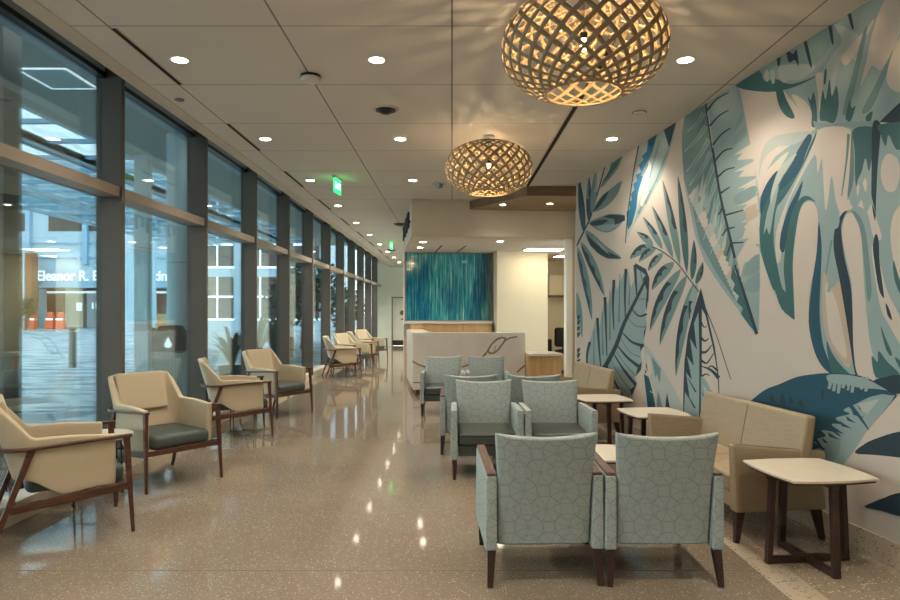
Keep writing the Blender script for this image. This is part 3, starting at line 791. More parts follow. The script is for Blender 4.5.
# ================================================================== LEAF MURAL (flat print on the right wall)
PAL = {'L': (146,165,162), 'P': (176,182,172), 'M': (108,136,133), 'G': (96,124,118), 'T': (52,98,98), 'D': (24,50,60),
       'N': (18,74,92), 'B': (24,106,140), 'C': (206,191,175), 'S': (190,170,146), 'Q': (128,152,150)}
for k, c in PAL.items(): plain('mural_'+k, tuple(int(v*.875) for v in c), .75, .02, 3)
KEYS = list(PAL)
wA = Vector((WALL_A[0], WALL_A[1], 0))
def wp(px, py):
    """a surveyed point of the mural -> (distance along the wall, height)"""
    dx, dz = (px-CX)/F, (HY-py)/F
    d = Vector((dx, 1, 0)); t = wA.dot(VV)/d.dot(VV); p = d*t
    return ((p-wA).dot(WV), EYE+dz*t)
mm = MB(); LAYER = [0]
def put(key, pts, smooth=False):
    if smooth:
        out = []; n = len(pts)
        for i in range(n):
            p0, p1, p2, p3 = [Vector(pts[(i+k) % n]) for k in (-1,0,1,2)]
            for j in range(4):
                t = j/4; out.append(tuple(.5*((2*p1)+(p2-p0)*t+(2*p0-5*p1+4*p2-p3)*t*t+(3*p1-p0-3*p2+p3)*t**3)))
        pts = out
    LAYER[0] += 1
    off = .0004+LAYER[0]*.000009
    Q = [wp(max(576.3, x), y) for x, y in pts]
    for lim, sg in ((CEIL-.003, 1), (.167, -1)):           # trim to the wall between baseboard and ceiling
        out = []
        for i in range(len(Q)):
            a, c = Q[i-1], Q[i]; ia, ic = sg*(a[1]-lim) <= 0, sg*(c[1]-lim) <= 0
            if ia != ic:
                u = (lim-a[1])/(c[1]-a[1]); out.append((a[0]+(c[0]-a[0])*u, lim))
            if ic: out.append(c)
        Q = out
    if len(Q) < 3: return
    n = len(Q)
    res = delaunay_2d_cdt([Vector(p) for p in Q], [(i, (i+1) % n) for i in range(n)], [list(range(n))], 1, 1e-5)
    vs = []
    for s, z in res[0]:
        p = wA+WV*s-VV*off; vs.append((p.x, p.y, z))
    fs = []
    for f in res[2]:
        a, c, d = [res[0][k] for k in f[:3]]
        area = (c[0]-a[0])*(d[1]-a[1])-(c[1]-a[1])*(d[0]-a[0])
        if abs(area) > 1e-9: fs.append(tuple(f) if area < 0 else tuple(reversed(f)))
    mm.mat = KEYS.index(key); mm.add(vs, fs)
def stroke(key, pts, w0, w1=0.3, wm=None):
    """tapering brush line; widths in photograph pixels"""
    P = []
    n = len(pts)
    for i in range(n-1):
        p0 = Vector(pts[max(i-1,0)]); p1 = Vector(pts[i]); p2 = Vector(pts[i+1]); p3 = Vector(pts[min(i+2,n-1)])
        for j in range(4):
            t = j/4; P.append(.5*((2*p1)+(p2-p0)*t+(2*p0-5*p1+4*p2-p3)*t*t+(3*p1-p0-3*p2+p3)*t**3))
    P.append(Vector(pts[-1])); a = []; b = []; N = len(P)
    for i, p in enumerate(P):
        d = (P[min(i+1,N-1)]-P[max(i-1,0)]).normalized(); q = Vector((-d.y, d.x)); u = i/(N-1)
        w = (w0+(w1-w0)*u) if wm is None else ((w0*(1-2*u)+wm*2*u) if u < .5 else (wm*(2-2*u)+w1*(2*u-1)))
        a.append(tuple(p+q*w/2)); b.append(tuple(p-q*w/2))
    put(key, a+b[::-1])
def leaflet(base, tip, w, bend=0, key='M', dark='D', side=1, dk=.5):
    """palm leaflet with one dark half"""
    B_, T_ = Vector(base), Vector(tip); d = T_-B_; q = Vector((-d.y, d.x)).normalized()
    mid = (B_+T_)/2+q*bend
    C_ = [B_*(1-t)**2+mid*2*t*(1-t)+T_*t*t for t in [i/12 for i in range(13)]]
    W = [w*math.sin(PI*min(1, (i/12)**.8))**.8/2+.15 for i in range(13)]
    put(key, [tuple(C_[i]+q*W[i]) for i in range(13)]+[tuple(C_[i]-q*W[i]) for i in range(12,-1,-1)])
    s = int(12*(1-dk))
    put(dark, [tuple(C_[i]+q*W[i]*side) for i in range(s,13)]+[tuple(C_[i]+q*W[i]*side*.25*(1 if i % 3 else -.6)) for i in range(12,s-1,-1)])
# --- palm sprig at the far end
stroke('D', [(576.5,246),(588,223),(592.5,211),(601,181),(606,163)], 1.6, 1)
leaflet((584,233), (579,178), 6, 0, 'N', 'D', 1); leaflet((589,222), (589,176), 5.5, 0, 'N', 'M', -1); leaflet((592,214), (596,170), 6, 0, 'M', 'L', 1)
put('M', [(611,163),(618,157),(623,154.5),(618,168),(607,182),(600.5,188),(603,180),(609,172)], True); put('T', [(612,165),(622,156),(617,166),(609,177),(603,182)])
put('M', [(593,212),(597,203),(603,195),(613,187),(622,181),(617,195),(608,205),(600,210)], True); put('D', [(593,212),(597,203),(603,195),(609,191),(606,198),(600,206)])
put('M', [(589,222),(600,217),(610,214),(625,215.5),(620,225),(610,232),(601,231.5),(593,227)], True)
put('L', [(594,226),(612,224),(620,224),(610,231),(602,231)])
put('D', [(590,223.5),(598,220),(608,220),(603,224),(595,226)], True); put('D', [(603,217),(610,214.5),(625,215.5),(625,220.5),(615,225),(614,219)])
put('M', [(586,231),(593,234),(605,245),(621.5,258),(608,258.5),(598,253),(588,241)], True)
put('D', [(586,233),(590,245),(598,253.3),(608,258.5),(621.5,258),(611,253),(603,249),(594,242)]); put('L', [(592,236),(604,247),(610,255),(601,248)])
leaflet((581,242), (604.5,296), 8, -3, 'M', 'D', 1, .9); leaflet((577.5,247), (592,320), 7, -3, 'M', 'N', 1, .9)
leaflet((576.6,292), (582,338), 6, 0, 'M', 'L'); 
for y in (316,321,327,333,349,354,360): put('D', [(577,y),(580.5,y-1.5),(579.5,y+2.5),(577.5,y+5)])
# --- hanging blue leaf
put('P', [(639,144),(657,130),(677,119),(673,142),(661,180),(643,212),(632,228),(625,243.5),(627,228),(628,205),(632,180),(635,160)])
put('L', [(652,138),(668,126),(671,146),(661,178),(645,206),(634,224),(640,200),(648,170)])
put('B', [(648,140),(657.5,133),(653,150),(648,166),(643,177),(638,192),(636.5,208),(632,224),(628,230),(627,222),(626.5,212),(630,209),(629,202),(632,200),(631,194),(634.5,190),(633.5,184),(637,181),(636,175),(641,172),(639,165),(643.5,160),(642,156),(647,151)])
put('N', [(648,141),(657.5,133),(654,144),(650,149)]); put('N', [(663,127),(677,118.5),(671,142),(669,147)])
stroke('D', [(639,144),(633,176),(628,212),(625.5,243)], 1.2, .8)
for p in (((653,150),(642,176)),((660,140),(649,178)),((668,150),(656,182)),((660,172),(645,204)),((650,190),(638,214))): stroke('M', p, .8, 2.6)
put('C', [(649,160),(651.5,166),(648,182),(644,190)]); put('C', [(645,184),(649,192),(642,207),(640,204)])
# --- palm frond in the middle
for tip, base, w in (((637,232),(653,245.5),7),((643,217),(662.5,249),6),((652,206),(673,258),6.5),((662.5,180),(680,265),7),((678,176),(687,273),7),((694,240),(692,280),6),((703,262),(696,284),5.5)):
    leaflet(base, tip, w, 1.5, 'M' if base[0] < 684 else 'T', 'D', 1, .55)
for base, tip, w, bd in (((653,246),(630,259),9,5),((656,248),(639,262),7,3),((663,253),(648,271),7,2),((674,262),(652,290),10,4),((681,269),(650,331),10,7),((687,275),(660,345),10,6),((694,283),(676,376),9,5)):
    leaflet(base, tip, w, bd, 'M', 'D', 1, .7)
leaflet((697,283),(690,320),7,2,'L','D',1,.5)
stroke('D', [(652,246.5),(663,252),(677,263),(690,280),(699,292)], 1.1, 1.0)
# --- banana leaf behind the far loveseat
put('L', [(635,263),(646,269),(649,278),(648,290),(648,301),(645,312),(647,324),(644,336),(644,343),(641,351),(642,362),(641,369),(635,377),(637,384),(632,395),(622,402),(600,402),(584,380),(586,361),(590,341),(597,317),(599,330),(605,296),(608,304),(614,279),(617,290),(626,268),(629,272),(631,288),(634,280)])
for pts, w in (([(635,265),(636,282),(637,297)],3.2),([(626,269),(625,295),(625.5,319)],3),([(614,280),(613,305),(614,330)],3),([(605,297),(606,325),(607,356)],3),([(597.5,318),(599,345),(601,370)],3),([(590,342),(587,356),(588,378)],3)): stroke('D', pts, w, .9)
for x0, y0_, x1, y1_ in ((620,274,619,322),(630,285,629,305),(610,290,610,340),(602,312,603,355),(594,330,594,368),(640,270,643,282)): stroke('G', [(x0,y0_),(x1,y1_)], .7, 1.6)
put('D', [(635,263),(646,269),(649.5,278),(648.5,301),(646,305),(647,290),(643,279),(646,275),(639,270),(636,268)])
for pts, w in (([(632,309),(639,316),(647,314)],2.2),([(623,333),(632,342),(644,346)],3.4),([(617,345),(628,358),(641,368)],3.8),([(614,354),(624,370),(636,385)],3.4),([(607,366),(614,380),(622,396)],2.4)): stroke('D', pts, 1, w)
for pts in ([(628,318),(636,326),(646,327)],[(621,339),(630,352),(640,357)],[(615,350),(626,365),(636,376)],[(611,360),(620,376),(630,390)],[(637,299),(646,299)]): stroke('G', pts, .6, 1.3)
for p in ([(646,305),(648,301),(646.5,312)],[(647,324),(644,340),(644,332)],[(644,343),(641,352),(640,346)],[(642,362),(641,370),(636,376),(638,366)],[(637,384),(632,396),(630,390)]): put('D', p)
stroke('D', [(647,277),(638,296),(624,324),(616,346),(604,369)], 2.4, 4.6)
# --- upright leaf with dark outline
put('D', [(701,288),(705,304),(715,347),(719,377),(719.5,393),(720,420),(683,420),(683.5,390),(684.5,362),(688,334),(695,307)])
put('L', [(694,324),(698.5,312),(699.5,350),(699.5,420),(684,420),(685,392),(690,400),(686,372),(692,380),(687,356),(694,366),(690,338),(697,350)])
put('L', [(696,352),(699,345),(699,372)]); 
put('C', [(702,309),(705.5,315),(709,330),(712.5,345),(715.5,360),(718,378),(718.8,398),(711,390),(702,380)])
for pts, w in (([(701,321),(704,327),(707,326)],1.6),([(700.5,337),(705,341),(709,338)],3),([(700.5,352),(706,352),(712,345)],3.4),([(701,360),(707,363),(714,353)],2.6),([(719,378),(711,370),(701,366)],4.2),([(718,371),(712,366),(708,368)],2.4),([(701,377),(706,374),(710,376)],2)): stroke('D', pts, w, .7)
put('L', [(701,376),(706,380),(713,394),(719,400),(719,420),(701,420)]); put('P', [(703,384),(711,396),(716,408),(706,400)])
for p in (((688,378),(696,392)),((686,392),(695,408)),((702,392),(711,412))): stroke('N', p, .6, 1.8)
stroke('D', [(700,300),(700.2,350),(700,420)], 1.2, 1.6); stroke('D', [(705,307),(716,334),(724,358),(731,379.5)], .9, .7)
# --- small broken leaf above the gap between the tables
put('P', [(644,343),(652,352),(662,368),(676,392),(684,408),(655,414),(650,380),(645,360)]); put('C', [(646,352),(650,358),(652,374),(648,376)])
put('M', [(651.5,356),(661,369),(660,384),(657,374),(655.5,378),(653,364)]); put('N', [(644,374),(649,377),(653,393),(656,409),(648,409),(646,392)])
put('M', [(658,390),(664,412),(656,412)]); put('D', [(667,392),(670,408),(665,412)]); put('D', [(646.5,362),(648,371),(645,374)]); stroke('C', [(645,366),(649,376),(654,392),(657,410)], 1.2, 1); stroke('C', [(650,391),(653,393)], .8, .8)
# --- large feathered leaf
put('L', [(685,116),(706,101),(737,82),(743,104),(751,146),(757,180),(760,200),(761,250),(759,330),(756,335),(749,325),(735,305),(720,285),(705,262),(695,235),(690,208),(685,188),(682,156),(682,130)])
put('M', [(685,116),(706,101),(713,150),(721,196),(735,256),(745,290),(735,300),(716,272),(700,243),(692,205),(684,180),(682,140)])
for x0, y0_, x1, y1_ in ((704,113,688,132),(706,126,685,152),(709,139,687,172),(711,152,690,186),(714,164,694,206),(717,178,698,222),(721,192,704,240),(726,208,711,255)):
    stroke('L', [(x0,y0_),((x0+x1)/2+2,(y0_+y1_)/2),(x1,y1_)], 5, 2.4); stroke('G', [(x0,y0_+1),((x0+x1)/2+1,(y0_+y1_)/2+1),(x1,y1_+2)], .5, 1.2)
random.seed(3)
for k in range(26):        # pale frayed lower edge
    u = k/25; x = 690+u*46; y = 200+u*100; h = 10+random.random()*20
    put(random.choice(['C','C','S','P']), [(x-1.5,y-3),(x+4+random.random()*4,y-h*.9),(x+4.5,y+4)])
for k in range(14):
    u = k/13; x = 698+u*30; y = 196+u*70; put(random.choice(['L','P','G']), [(x,y),(x+6,y-20-random.random()*8),(x+4.5,y+2)])
put('T', [(733,266),(739,280),(747,300),(757,333),(750,326),(741,314),(743,308),(737,302),(739,296),(733,290),(735,284),(731,278)])
for k in range(7):          # pale notches along the right edge
    y = 148+k*17; x = 752+min(k,4)*1.6
    put('C', [(x+1-2*(k<1),y-4),(x-18-2*(k%2),y+7),(x-9,y+5),(x-15,y+12),(x+2,y+11)])
put('C', [(737,258),(744,246),(752,240),(760,250),(750,256),(744,264),(741,276)]); put('S', [(745,208),(757,203),(759,222),(747,226)]); put('C', [(748,222),(759,216),(759,230),(742,240)])
for p in ([(738,118),(743,112),(743,120),(735,130)],[(734,140),(745,126),(746,136),(733,146)],[(734,197),(746,189),(756,186),(755,196),(742,204),(736,204)],[(748,262),(760,254),(760,270),(744,276)],[(744,284),(760,272),(759,290),(748,292)]): put('Q', p, True)
stroke('D', [(706,103),(709,126),(713,150),(721,198),(729,232),(735,258)], 1.6, 2.8); stroke('D', [(735,265),(744,292),(757,334)], 2, 3.4)
stroke('C', [(708,112),(711,132),(713,148)], 1.2, .6)
for pts in ([(708,110),(717,99),(729,92.5)],[(710,126),(719,116),(729,110)],[(713,145),(722,134),(731,128)],[(715,161),(724,151),(733,148.5)],[(717,178),(726,170),(735,167.5)],[(721,193),(730,187)],[(726,215),(744,210)],[(728,229),(735,227)],[(732,243),(744,242.5)],[(722.5,208),(719,215)],[(728,228),(722,236)],[(731,243),(727,256)]): stroke('D', pts, 2.0, 1.0)
def sput(key, pts, *a): put(key, pts, True)
# --- monstera-like leaf at the near end (continues out of view)
put('L', [(737,83),(760,66),(790,46),(830,20),(873,-8),(980,-75),(980,110),(900,112),(875,127),(815,127),(790,98),(782,87),(740,88)])
sput('T', [(737,83),(760,66),(764,80),(776,79),(790,84),(806,80),(822,73),(800,85),(776,91.5),(755,91),(740,88)])
sput('Q', [(761,64),(800,38),(832,14),(832,42),(818,62),(800,66),(776,66),(764,74)]); sput('T', [(776,86),(782,87),(786,98),(795,117),(787,116.5),(779,105)])
sput('P', [(780,66),(800,64),(815,66),(812,72),(800,80),(790,80),(784,83),(779,76)]); sput('P', [(765,73),(768,70),(769,80),(766,81)]); sput('P', [(771,72),(774,70),(775,82),(772,83)])
for p in ([(777,55),(781,52),(780,65),(778,65)],[(786,48),(788,49),(793,54),(797,50),(799,66),(795,60),(789,62)],[(803,38),(806,37),(812,64),(810,65)],[(828,22),(831,21),(834,42),(832,43)],[(847,10),(850,9),(854,27),(852,28)],[(850,8),(872,-8),(874,-2),(862,3)],[(893,0),(896,0),(892,7),(891,4)],[(897,18),(900,12),(904,10),(896,28),(894,27)]): sput('D', p)
sput('P', [(834,24),(850,30),(862,40),(858,64),(838,90),(826,100),(820,80),(832,56),(842,40)]); sput('L', [(842,58),(858,66),(846,108),(832,118),(834,90)])
sput('C', [(842,57),(851,46),(863,33),(861,43),(854,56),(847,65),(843,63)]); sput('C', [(873,20),(874,22),(868,34),(866,33)]); sput('C', [(816,75),(823,74),(823,92),(822,110),(819.5,110),(818,92)]); sput('C', [(792,95),(804,100),(811,110),(813,124),(803,114)])
sput('C', [(861,86),(866,64),(875,24),(884,2),(893,-14),(930,-40),(930,0),(906,22),(893,50),(882,70),(872,66)]); sput('M', [(864,31),(867,32),(858,76),(849,110),(843,112),(853,73)])
sput('M', [(906,28),(900,46),(888,72),(872,108),(862,112),(876,84),(887,62)]); sput('C', [(900,36),(915,24),(930,30),(926,80),(906,92),(893,90),(887,80),(890,62)])
for p in ([(808,97),(811,100),(814,92),(817,108),(817,125),(812,126),(812,112)],[(820,118),(823,90),(826,100),(830,79),(832,96),(837,86),(839,104),(835,122),(826,121)],[(825,70),(827,70),(826,83),(824,83)],[(846,116),(850,100),(852,108),(856,106),(851,121),(847,120)],[(866,117),(873,111),(871,121),(868,123)]): sput('T', p)
put('Q', [(813,121),(830,124),(848,122),(873,121),(876,128),(852,130),(830,129),(816,130)])
put('D', [(880,122),(890,112),(905,98),(980,60),(980,122),(905,124)])
# lower half
put('L', [(816,129),(795,142),(775,157),(764,176),(760,200),(760,250),(771,285),(783,310),(795,319.5),(795,300),(803,303),(809,322),(812,343),(822,365),(833,375),(866,378),(900,378),(980,400),(980,120),(900,123),(875,127)])
sput('P', [(812,132),(790,133),(772,138),(762,152),(759,178),(764,160),(778,147),(796,144)]); sput('C', [(789,152),(780,158),(766,172),(761,182),(761,196),(768,184),(779,170)])
sput('C', [(818,130),(850,129),(851.5,155),(848,198),(843,208),(837,204),(834,190),(832,178),(829,198),(826,210),(823,195),(822,160),(818,173),(816,155),(807,167),(797,186),(788,205),(782,235),(781,258),(777,262),(776,236),(783,212),(795,185),(808,158)])
sput('T', [(761,215),(770,194),(784,171),(783,190),(776,212),(774,240),(777,262),(782,286),(786,294),(782,312),(776,292),(772,286),(761,250)]); sput('N', [(777,171),(778,176),(772,190),(765,206),(761,214),(761,198),(768,182)])
sput('L', [(773,196),(779,186),(774,212),(770,234),(767,228),(764,234),(767,214)])
sput('T', [(817,131),(815,140),(808,156),(799,173),(787,194),(777,206),(783,188),(800,168),(810,146)]); sput('N', [(808,135),(812,138),(806,154),(800,170),(790,182),(784,188),(780,190),(783,178),(794,160),(796,154)])
sput('N', [(803,181),(800,196),(793,214),(788,232),(785,250),(782,252),(780,246),(782,230),(789,208),(796,194)])
sput('T', [(816,202),(808,196),(800,199),(791,216),(786,245),(784,270),(786,292),(783,309),(795,319.5),(794,292),(793,262),(796,232),(801,208),(808,200)])
sput('C', [(807,202),(814,203),(818,214),(818.5,238),(815,268),(811,285),(809,308),(811,332),(818,356),(830,372),(795,372),(795,320),(794,292),(793.5,262),(797,228),(801,209)])
put('C', [(760,251),(771,286),(783,311),(795,320.5),(796,372),(761,372)])
sput('N', [(819,222),(822,246),(821,280),(820,313),(823,342),(828,358),(834,374),(824,368),(815,352),(809,322),(812,286),(817,252)])
sput('S', [(824,272),(832,288),(841,282),(847,318),(852,352),(849,368),(838,356),(829,343),(823,316)]); sput('C', [(826,284),(836,300),(843,330),(847,358),(836,348),(829,330)])
sput('T', [(827,341),(833,354),(842,366),(851,376),(834,374),(829,360)])
sput('C', [(836,206),(850,199),(858,184),(861,188),(866,178),(870,198),(878,222),(882,238),(874,238),(868,214),(858,206),(850,210),(842,214),(837,224),(834,220)])
sput('D', [(852,211),(847,212),(842,224),(842,236),(845,258),(851,285),(853,313),(854,350),(858,375),(855,372),(847,322),(840,280),(834,248),(836,226),(844,212)])
sput('C', [(850,213),(857,216),(861,226),(863,256),(865,290),(870,340),(877,376),(859,376),(854,350),(853,313),(852,284),(846,256),(842.5,234),(845,218)])
sput('M', [(852,210.5),(860,216),(866,232),(870,262),(872,292),(868,300),(864,258),(860,228)])
sput('C', [(872,250),(877,252),(882,270),(888,292),(900,316),(912,350),(906,352),(890,326),(880,304)])
sput('T', [(854,129),(875,128),(874,145),(869.5,171),(866,158),(862,172),(858,180),(857,187),(855.5,178),(855,150)]); sput('G', [(852,130),(854,150),(854,180),(848,198),(850,170)])
sput('D', [(873,124),(881,124),(880,145),(878,168),(876.5,200),(876,216),(875,220),(872,200),(872,168)]); sput('T', [(880,124.5),(915,124),(920,150),(900,150),(895,147),(889,135),(886,146),(881,134)])
sput('D', [(876,234),(879,240),(880,262),(884,292),(884,298),(879,288),(874,256),(873.5,244)]); sput('D', [(886,303),(890,310),(892.5,320),(888,315)])
sput('T', [(881,326),(886,338),(892,352),(891,356),(886,348)]); sput('T', [(872,356),(878,362),(879,351),(888,362),(900,374),(890,376),(876,377)]); sput('T', [(895,357),(912,372),(908,380)])
sput('C', [(888,154),(897,158),(900,170),(898,186),(893,192),(886,190),(881.5,178),(882,164)]); sput('C', [(898,208),(910,204),(916,230),(912,280),(900,280),(892,250),(891.5,224)]); sput('T', [(894,260),(901,282),(912,300),(904,300),(895,280)])
put('P', [(833,190),(837,204),(835,216),(832,200)]); sput('L', [(822,158),(824,186),(826,212),(829,196),(832,176),(836,200),(840,214),(838,228),(828,226),(820,214),(818,190)])
sput('L', [(850,196),(856,184),(858,196),(862,182),(866,192),(869,178),(872,196),(876,214),(872,204),(866,214),(862,200),(857,208),(852,206)])
sput('P', [(779,170),(790,158),(797,154),(788,168),(776,190),(771,204),(772,190)])
stroke('G', [(842,196),(847,160),(849,134)], 1, 3); stroke('M', [(826,275),(829,258),(832,240)], 1, 2); stroke('L', [(829,292),(832,272),(833,248)], 4, 1)
# --- dark blue leaf low on the wall
sput('N', [(746,408),(750,402),(765,390),(780,384),(797,377),(815,374),(831,373),(850,374),(865,377),(880,384),(897,394),(890,404),(867,431),(845,463),(820,475),(760,470)])
sput('L', [(828,375),(845,374.6),(863,378),(880,385),(893,391),(878,389),(862,388),(850,385),(838,384),(829,382)])
sput('L', [(895,396),(867,431),(845,463),(824,472),(812,452),(818,448),(815,440),(826,436),(822,430),(838,432),(832,424),(843,424),(836,418),(850,414),(844,410),(856,404),(874,396)])
for k in range(9):      # feathered edge of the pale half
    x = 830+k*4.6; stroke('L', [(x,377),(x+.6,383),(x-.6,389+2.5*(k%3)-.3*k)], 4.2, 3.0)
for k in range(8):
    x = 822+k*6; y = 452-k*5.5; put('N', [(x-6,y-9),(x+7-2*(k%2),y-1),(x-4,y-4)])
put('P', [(858,404),(880,399),(868,414),(862,410)]); sput('Q', [(826,444),(840,440),(838,456),(828,464)])
stroke('N', [(810,418),(832,408),(853,397),(874,392),(894,394)], 2.6, 3.4); stroke('N', [(846,400),(858,414),(869,429.5)], 5, 1.2); stroke('N', [(816,414),(828,426),(841,436)], 6, 1.2); stroke('D', [(811,435),(818,442),(824,450)], 4, 1); stroke('N', [(847,386),(842,400)], 2.4, 3)
for p in ([(770,400),(772,394),(776,403)],[(780,402),(783,393),(786,403)],[(789,402),(791,396),(794,404)],[(799,404),(802,400),(804,408)],[(822,392),(824,390),(823,402)]): sput('D', p)
sput('D', [(874,381),(886,377),(903,375),(960,380),(960,400),(903,394),(895,394),(884,388)]); put('C', [(896,398),(960,400),(960,520),(866,470),(846,463),(868,431)])
sput('D', [(855.5,453),(865,444),(878,438),(903,431),(960,424),(960,466),(903,458),(876,455)]); sput('D', [(865,507),(874,502),(884,498),(903,492),(960,484),(960,530),(903,517),(882,511)])
mu = mm.build('leaf_mural', ['mural_'+k for k in KEYS], recalc=False)
tag(mu, 'blue and green tropical leaf mural printed across the right wall', 'mural')
t = thing('wall_socket', 'pale wall socket plate low on the mural behind the middle side tables', 'socket', tuple(wA+WV*2.55-VV*.006)[:2]+(.45,), TH)
m = MB(); m.box(-.008, .0, -.038, .038, -.06, .06); m.build('plate', 'white_metal', t, bevel=.002)
m = MB(); m.box(-.012, -.008, -.02, .02, -.04, -.008); m.box(-.012, -.008, -.02, .02, .008, .04); m.build('outlet', 'cream_wall', t)
# ================================================================== OUTSIDE
b = MB(); b.box(-160, -3.6, -60, 200, -.3, -.02); struct(b.build('ground_plaza', 'plaza_paving'))
b = MB(); b.box(-160, -3.6, 17.6, 17.9, -.02, .012); struct(b.build('ground_band', 'facade_white'))
# overhang with skylights
b = MB(); b.box(-6.9, -3.62, -8, 33, 4.9, 5.3); struct(b.build('exterior_soffit', 'exterior_soffit'))
sk = thing('skylight_canopy', 'white framed glass canopy with skylights outside the windows', 'canopy', (-6.9, 0, 4.9))
m = MB()
for x in (0, -1.15, -1.5, -2.9, -3.3, -4.8, -5.2, -7.0): m.box(x-.14, x, -8, 33, 0, .1)
m.box(-1.55, -1.15, -8, 33, .0, .08); m.box(-3.3, -2.9, -8, 33, 0, .08)
m.build('long_beam', 'facade_white', sk)
m = MB()
for k in range(30): m.box(-7.0, 0, -7.5+k*1.36, -7.4+k*1.36, .02, .10)
m.build('cross_beam', 'facade_band', sk)
m = MB(); m.box(-7.0, 0, -8, 33, .12, .13); m.build('glass_roof', 'glazing', sk)
t = thing('access_panel', 'white framed square access panel in the overhang outside the first window', 'panel', (-5.61, 9.28, 4.9))
m = MB(); m.box(-.32, .32, -.38, .38, -.012, -.002); m.build('panel_door', 'concrete', t)
m = MB(); m.box(-.35, .35, -.41, -.38, -.016, 0); m.box(-.35, .35, .38, .41, -.016, 0); m.box(-.35, -.32, -.38, .38, -.016, 0); m.box(.32, .35, -.38, .38, -.016, 0); m.build('panel_frame', 'white_glow', t)
# round columns and a slab column outside the glass
t = thing('exterior_column', 'thick round grey column outside behind the litter bin', 'column', (-5.15, 12.3, -.02))
m = MB(); m.lathe([(0,0),(.225,0),(.225,5),(0,5)], 32); m.build('shaft', 'concrete', t, smooth=.8)
m = MB(); m.lathe([(.227,2.5),(.227,2.515)], 32); m.lathe([(.227,1.3),(.227,1.31)], 32); m.build('joint_ring', 'grey_metal', t)
t = thing('exterior_column', 'slim steel column outside left of the round column', 'column', (-6.6, 13.9, -.02))
m = MB(); m.box(-.15, .15, -.1, .1, 0, 5); m.build('shaft', 'concrete', t, bevel=.01)
m = MB(); m.box(-.26, .26, -.18, .18, 0, .08); m.build('base_plate', 'grey_metal', t)
t = thing('exterior_column', 'tall dark pier outside at the left edge of the view', 'column', (-4.32, 6.1, -.02))
m = MB(); m.box(-.2, .2, -.13, .13, 0, 5); m.build('shaft', 'aluminium_bronze', t)
m = MB(); m.box(-.24, .24, -.17, .17, 0, .15); m.build('base_plate', 'grey_metal', t)
# litter bin
t = thing('litter_bin', 'outdoor slatted litter bin with dark hood and white drop symbol', 'litter bin', (-4.62, 10.7, -.02), .25)
m = MB(); m.box(-.21, .21, -.24, .24, .06, .92); m.build('body', 'concrete', t)
m = MB()
for k in range(9): m.box(-.225, -.21, -.235+k*.053, -.20+k*.053, .08, .92); m.box(-.205+k*.047, -.175+k*.047, -.255, -.24, .08, .92)
m.build('slats', 'timber_slat', t)
m = MB(); m.hexa([(-.25,-.28,.95),(.25,-.28,.95),(.25,.28,.95),(-.25,.28,.95)], [(-.25,-.28,1.2),(.25,-.28,1.2),(.25,.28,1.2),(-.25,.28,1.2)]); m.hexa([(-.25,-.28,1.2),(.25,-.28,1.2),(.25,.28,1.2),(-.25,.28,1.2)], [(-.15,-.17,1.36),(.15,-.17,1.36),(.15,.17,1.36),(-.15,.17,1.36)])
h = m.build('hood', 'office_black', t, bevel=.01)
drop = [(.0,.11)]+[(.05*math.sin(a),-.02+.055*-math.cos(a)) for a in [PI*.72-k*PI*1.44/12 for k in range(13)]]
m = MB(); m.prism([(x*1.1, 1.08+z) for x, z in drop], -.285, -.281, 'y'); 
m.build('drop_symbol', 'white_glow', h)
m = MB(); m.prism([(y*1.1, 1.08+z) for y, z in drop], .252, .256, 'x'); m.build('drop_symbol', 'white_glow', h)
# bollards
def bollard(x, y, lab, first=[None]):
    if first[0] is None:
        t = thing('bollard', lab, 'bollard', (x,y,-.02), 0, 'steel bollards on the plaza')
        m = MB(); m.lathe([(0,0),(.095,0),(.095,1.0),(.09,1.02),(0,1.02)], 20); m.build('post', 'grey_metal', t, smooth=.6)
        m = MB(); m.lathe([(.06,1.02),(.06,1.06),(.1,1.07),(.1,1.14),(0,1.15)], 20); m.build('cap', 'aluminium_bronze', t, smooth=.6); first[0] = t
    else: dup(first[0], (x,y,-.02), 0, lab)
bollard(-10.5, 18.0, 'steel bollard alone on the plaza, seen through the first window')
bollard(-8.2, 17.8, 'steel bollard on the plaza, seen through the second window')
# parking building across the plaza
pk = thing('parking_building', 'pale blue parking building with white sign lettering across the plaza', 'building', (-60, 62, 0), 0)
S = 62/650
def X_(px): return (px-CX)/F*62+60
m = MB(); m.box(0, 40, 0, 12, 4.4, 16); m.build('facade', 'facade_white', pk)
m = MB(); m.box(0, 40, .5, 12, 4.3, 4.4); m.box(X_(20), X_(196), -1.6, .2, 3.75, 4.35); m.build('canopy_slab', 'facade_band', pk)
m = MB()
for z in (6.6, 8.0, 11.2): m.box(0, 40, -.12, 0, z, z+.16)
for px in (30, 87, 142, 196): m.box(X_(px)-.2, X_(px)+.2, -.4, 0, 6.0, 16)
m.build('facade_ribs', 'facade_band', pk)
m = MB(); m.box(X_(0)-6, X_(30)-.3, -.05, 0, 9.2, 10.9); m.box(X_(30)+1.8, X_(86)-.4, -.05, 0, 9.2, 10.9); m.box(X_(88), X_(141), -.05, 0, 9.2, 10.9); m.box(X_(143), X_(195), -.05, 0, 9.2, 10.9); m.build('upper_window', 'facade_dark', pk)
m = MB(); m.box(0, 40, -.5, -.35, 12.3, 12.5); m.build('rail', 'facade_white', pk)
m = MB(); m.box(0, 40, 2.2, 12, 0, 4.3); m.build('entrance_wall', 'brick_brown', pk)
m = MB(); m.box(X_(33), X_(43), -.6, .6, 0, 4.3); m.build('entrance_pier', 'facade_white', pk)
m = MB(); m.box(X_(78), X_(99), 1.5, 2.2, 0, 3.6); m.build('entrance_door', 'concrete', pk); m = MB(); m.box(X_(56), X_(74), 1.5, 2.2, 0, 3.8); m.build('entrance_panel', 'cream_wall', pk)
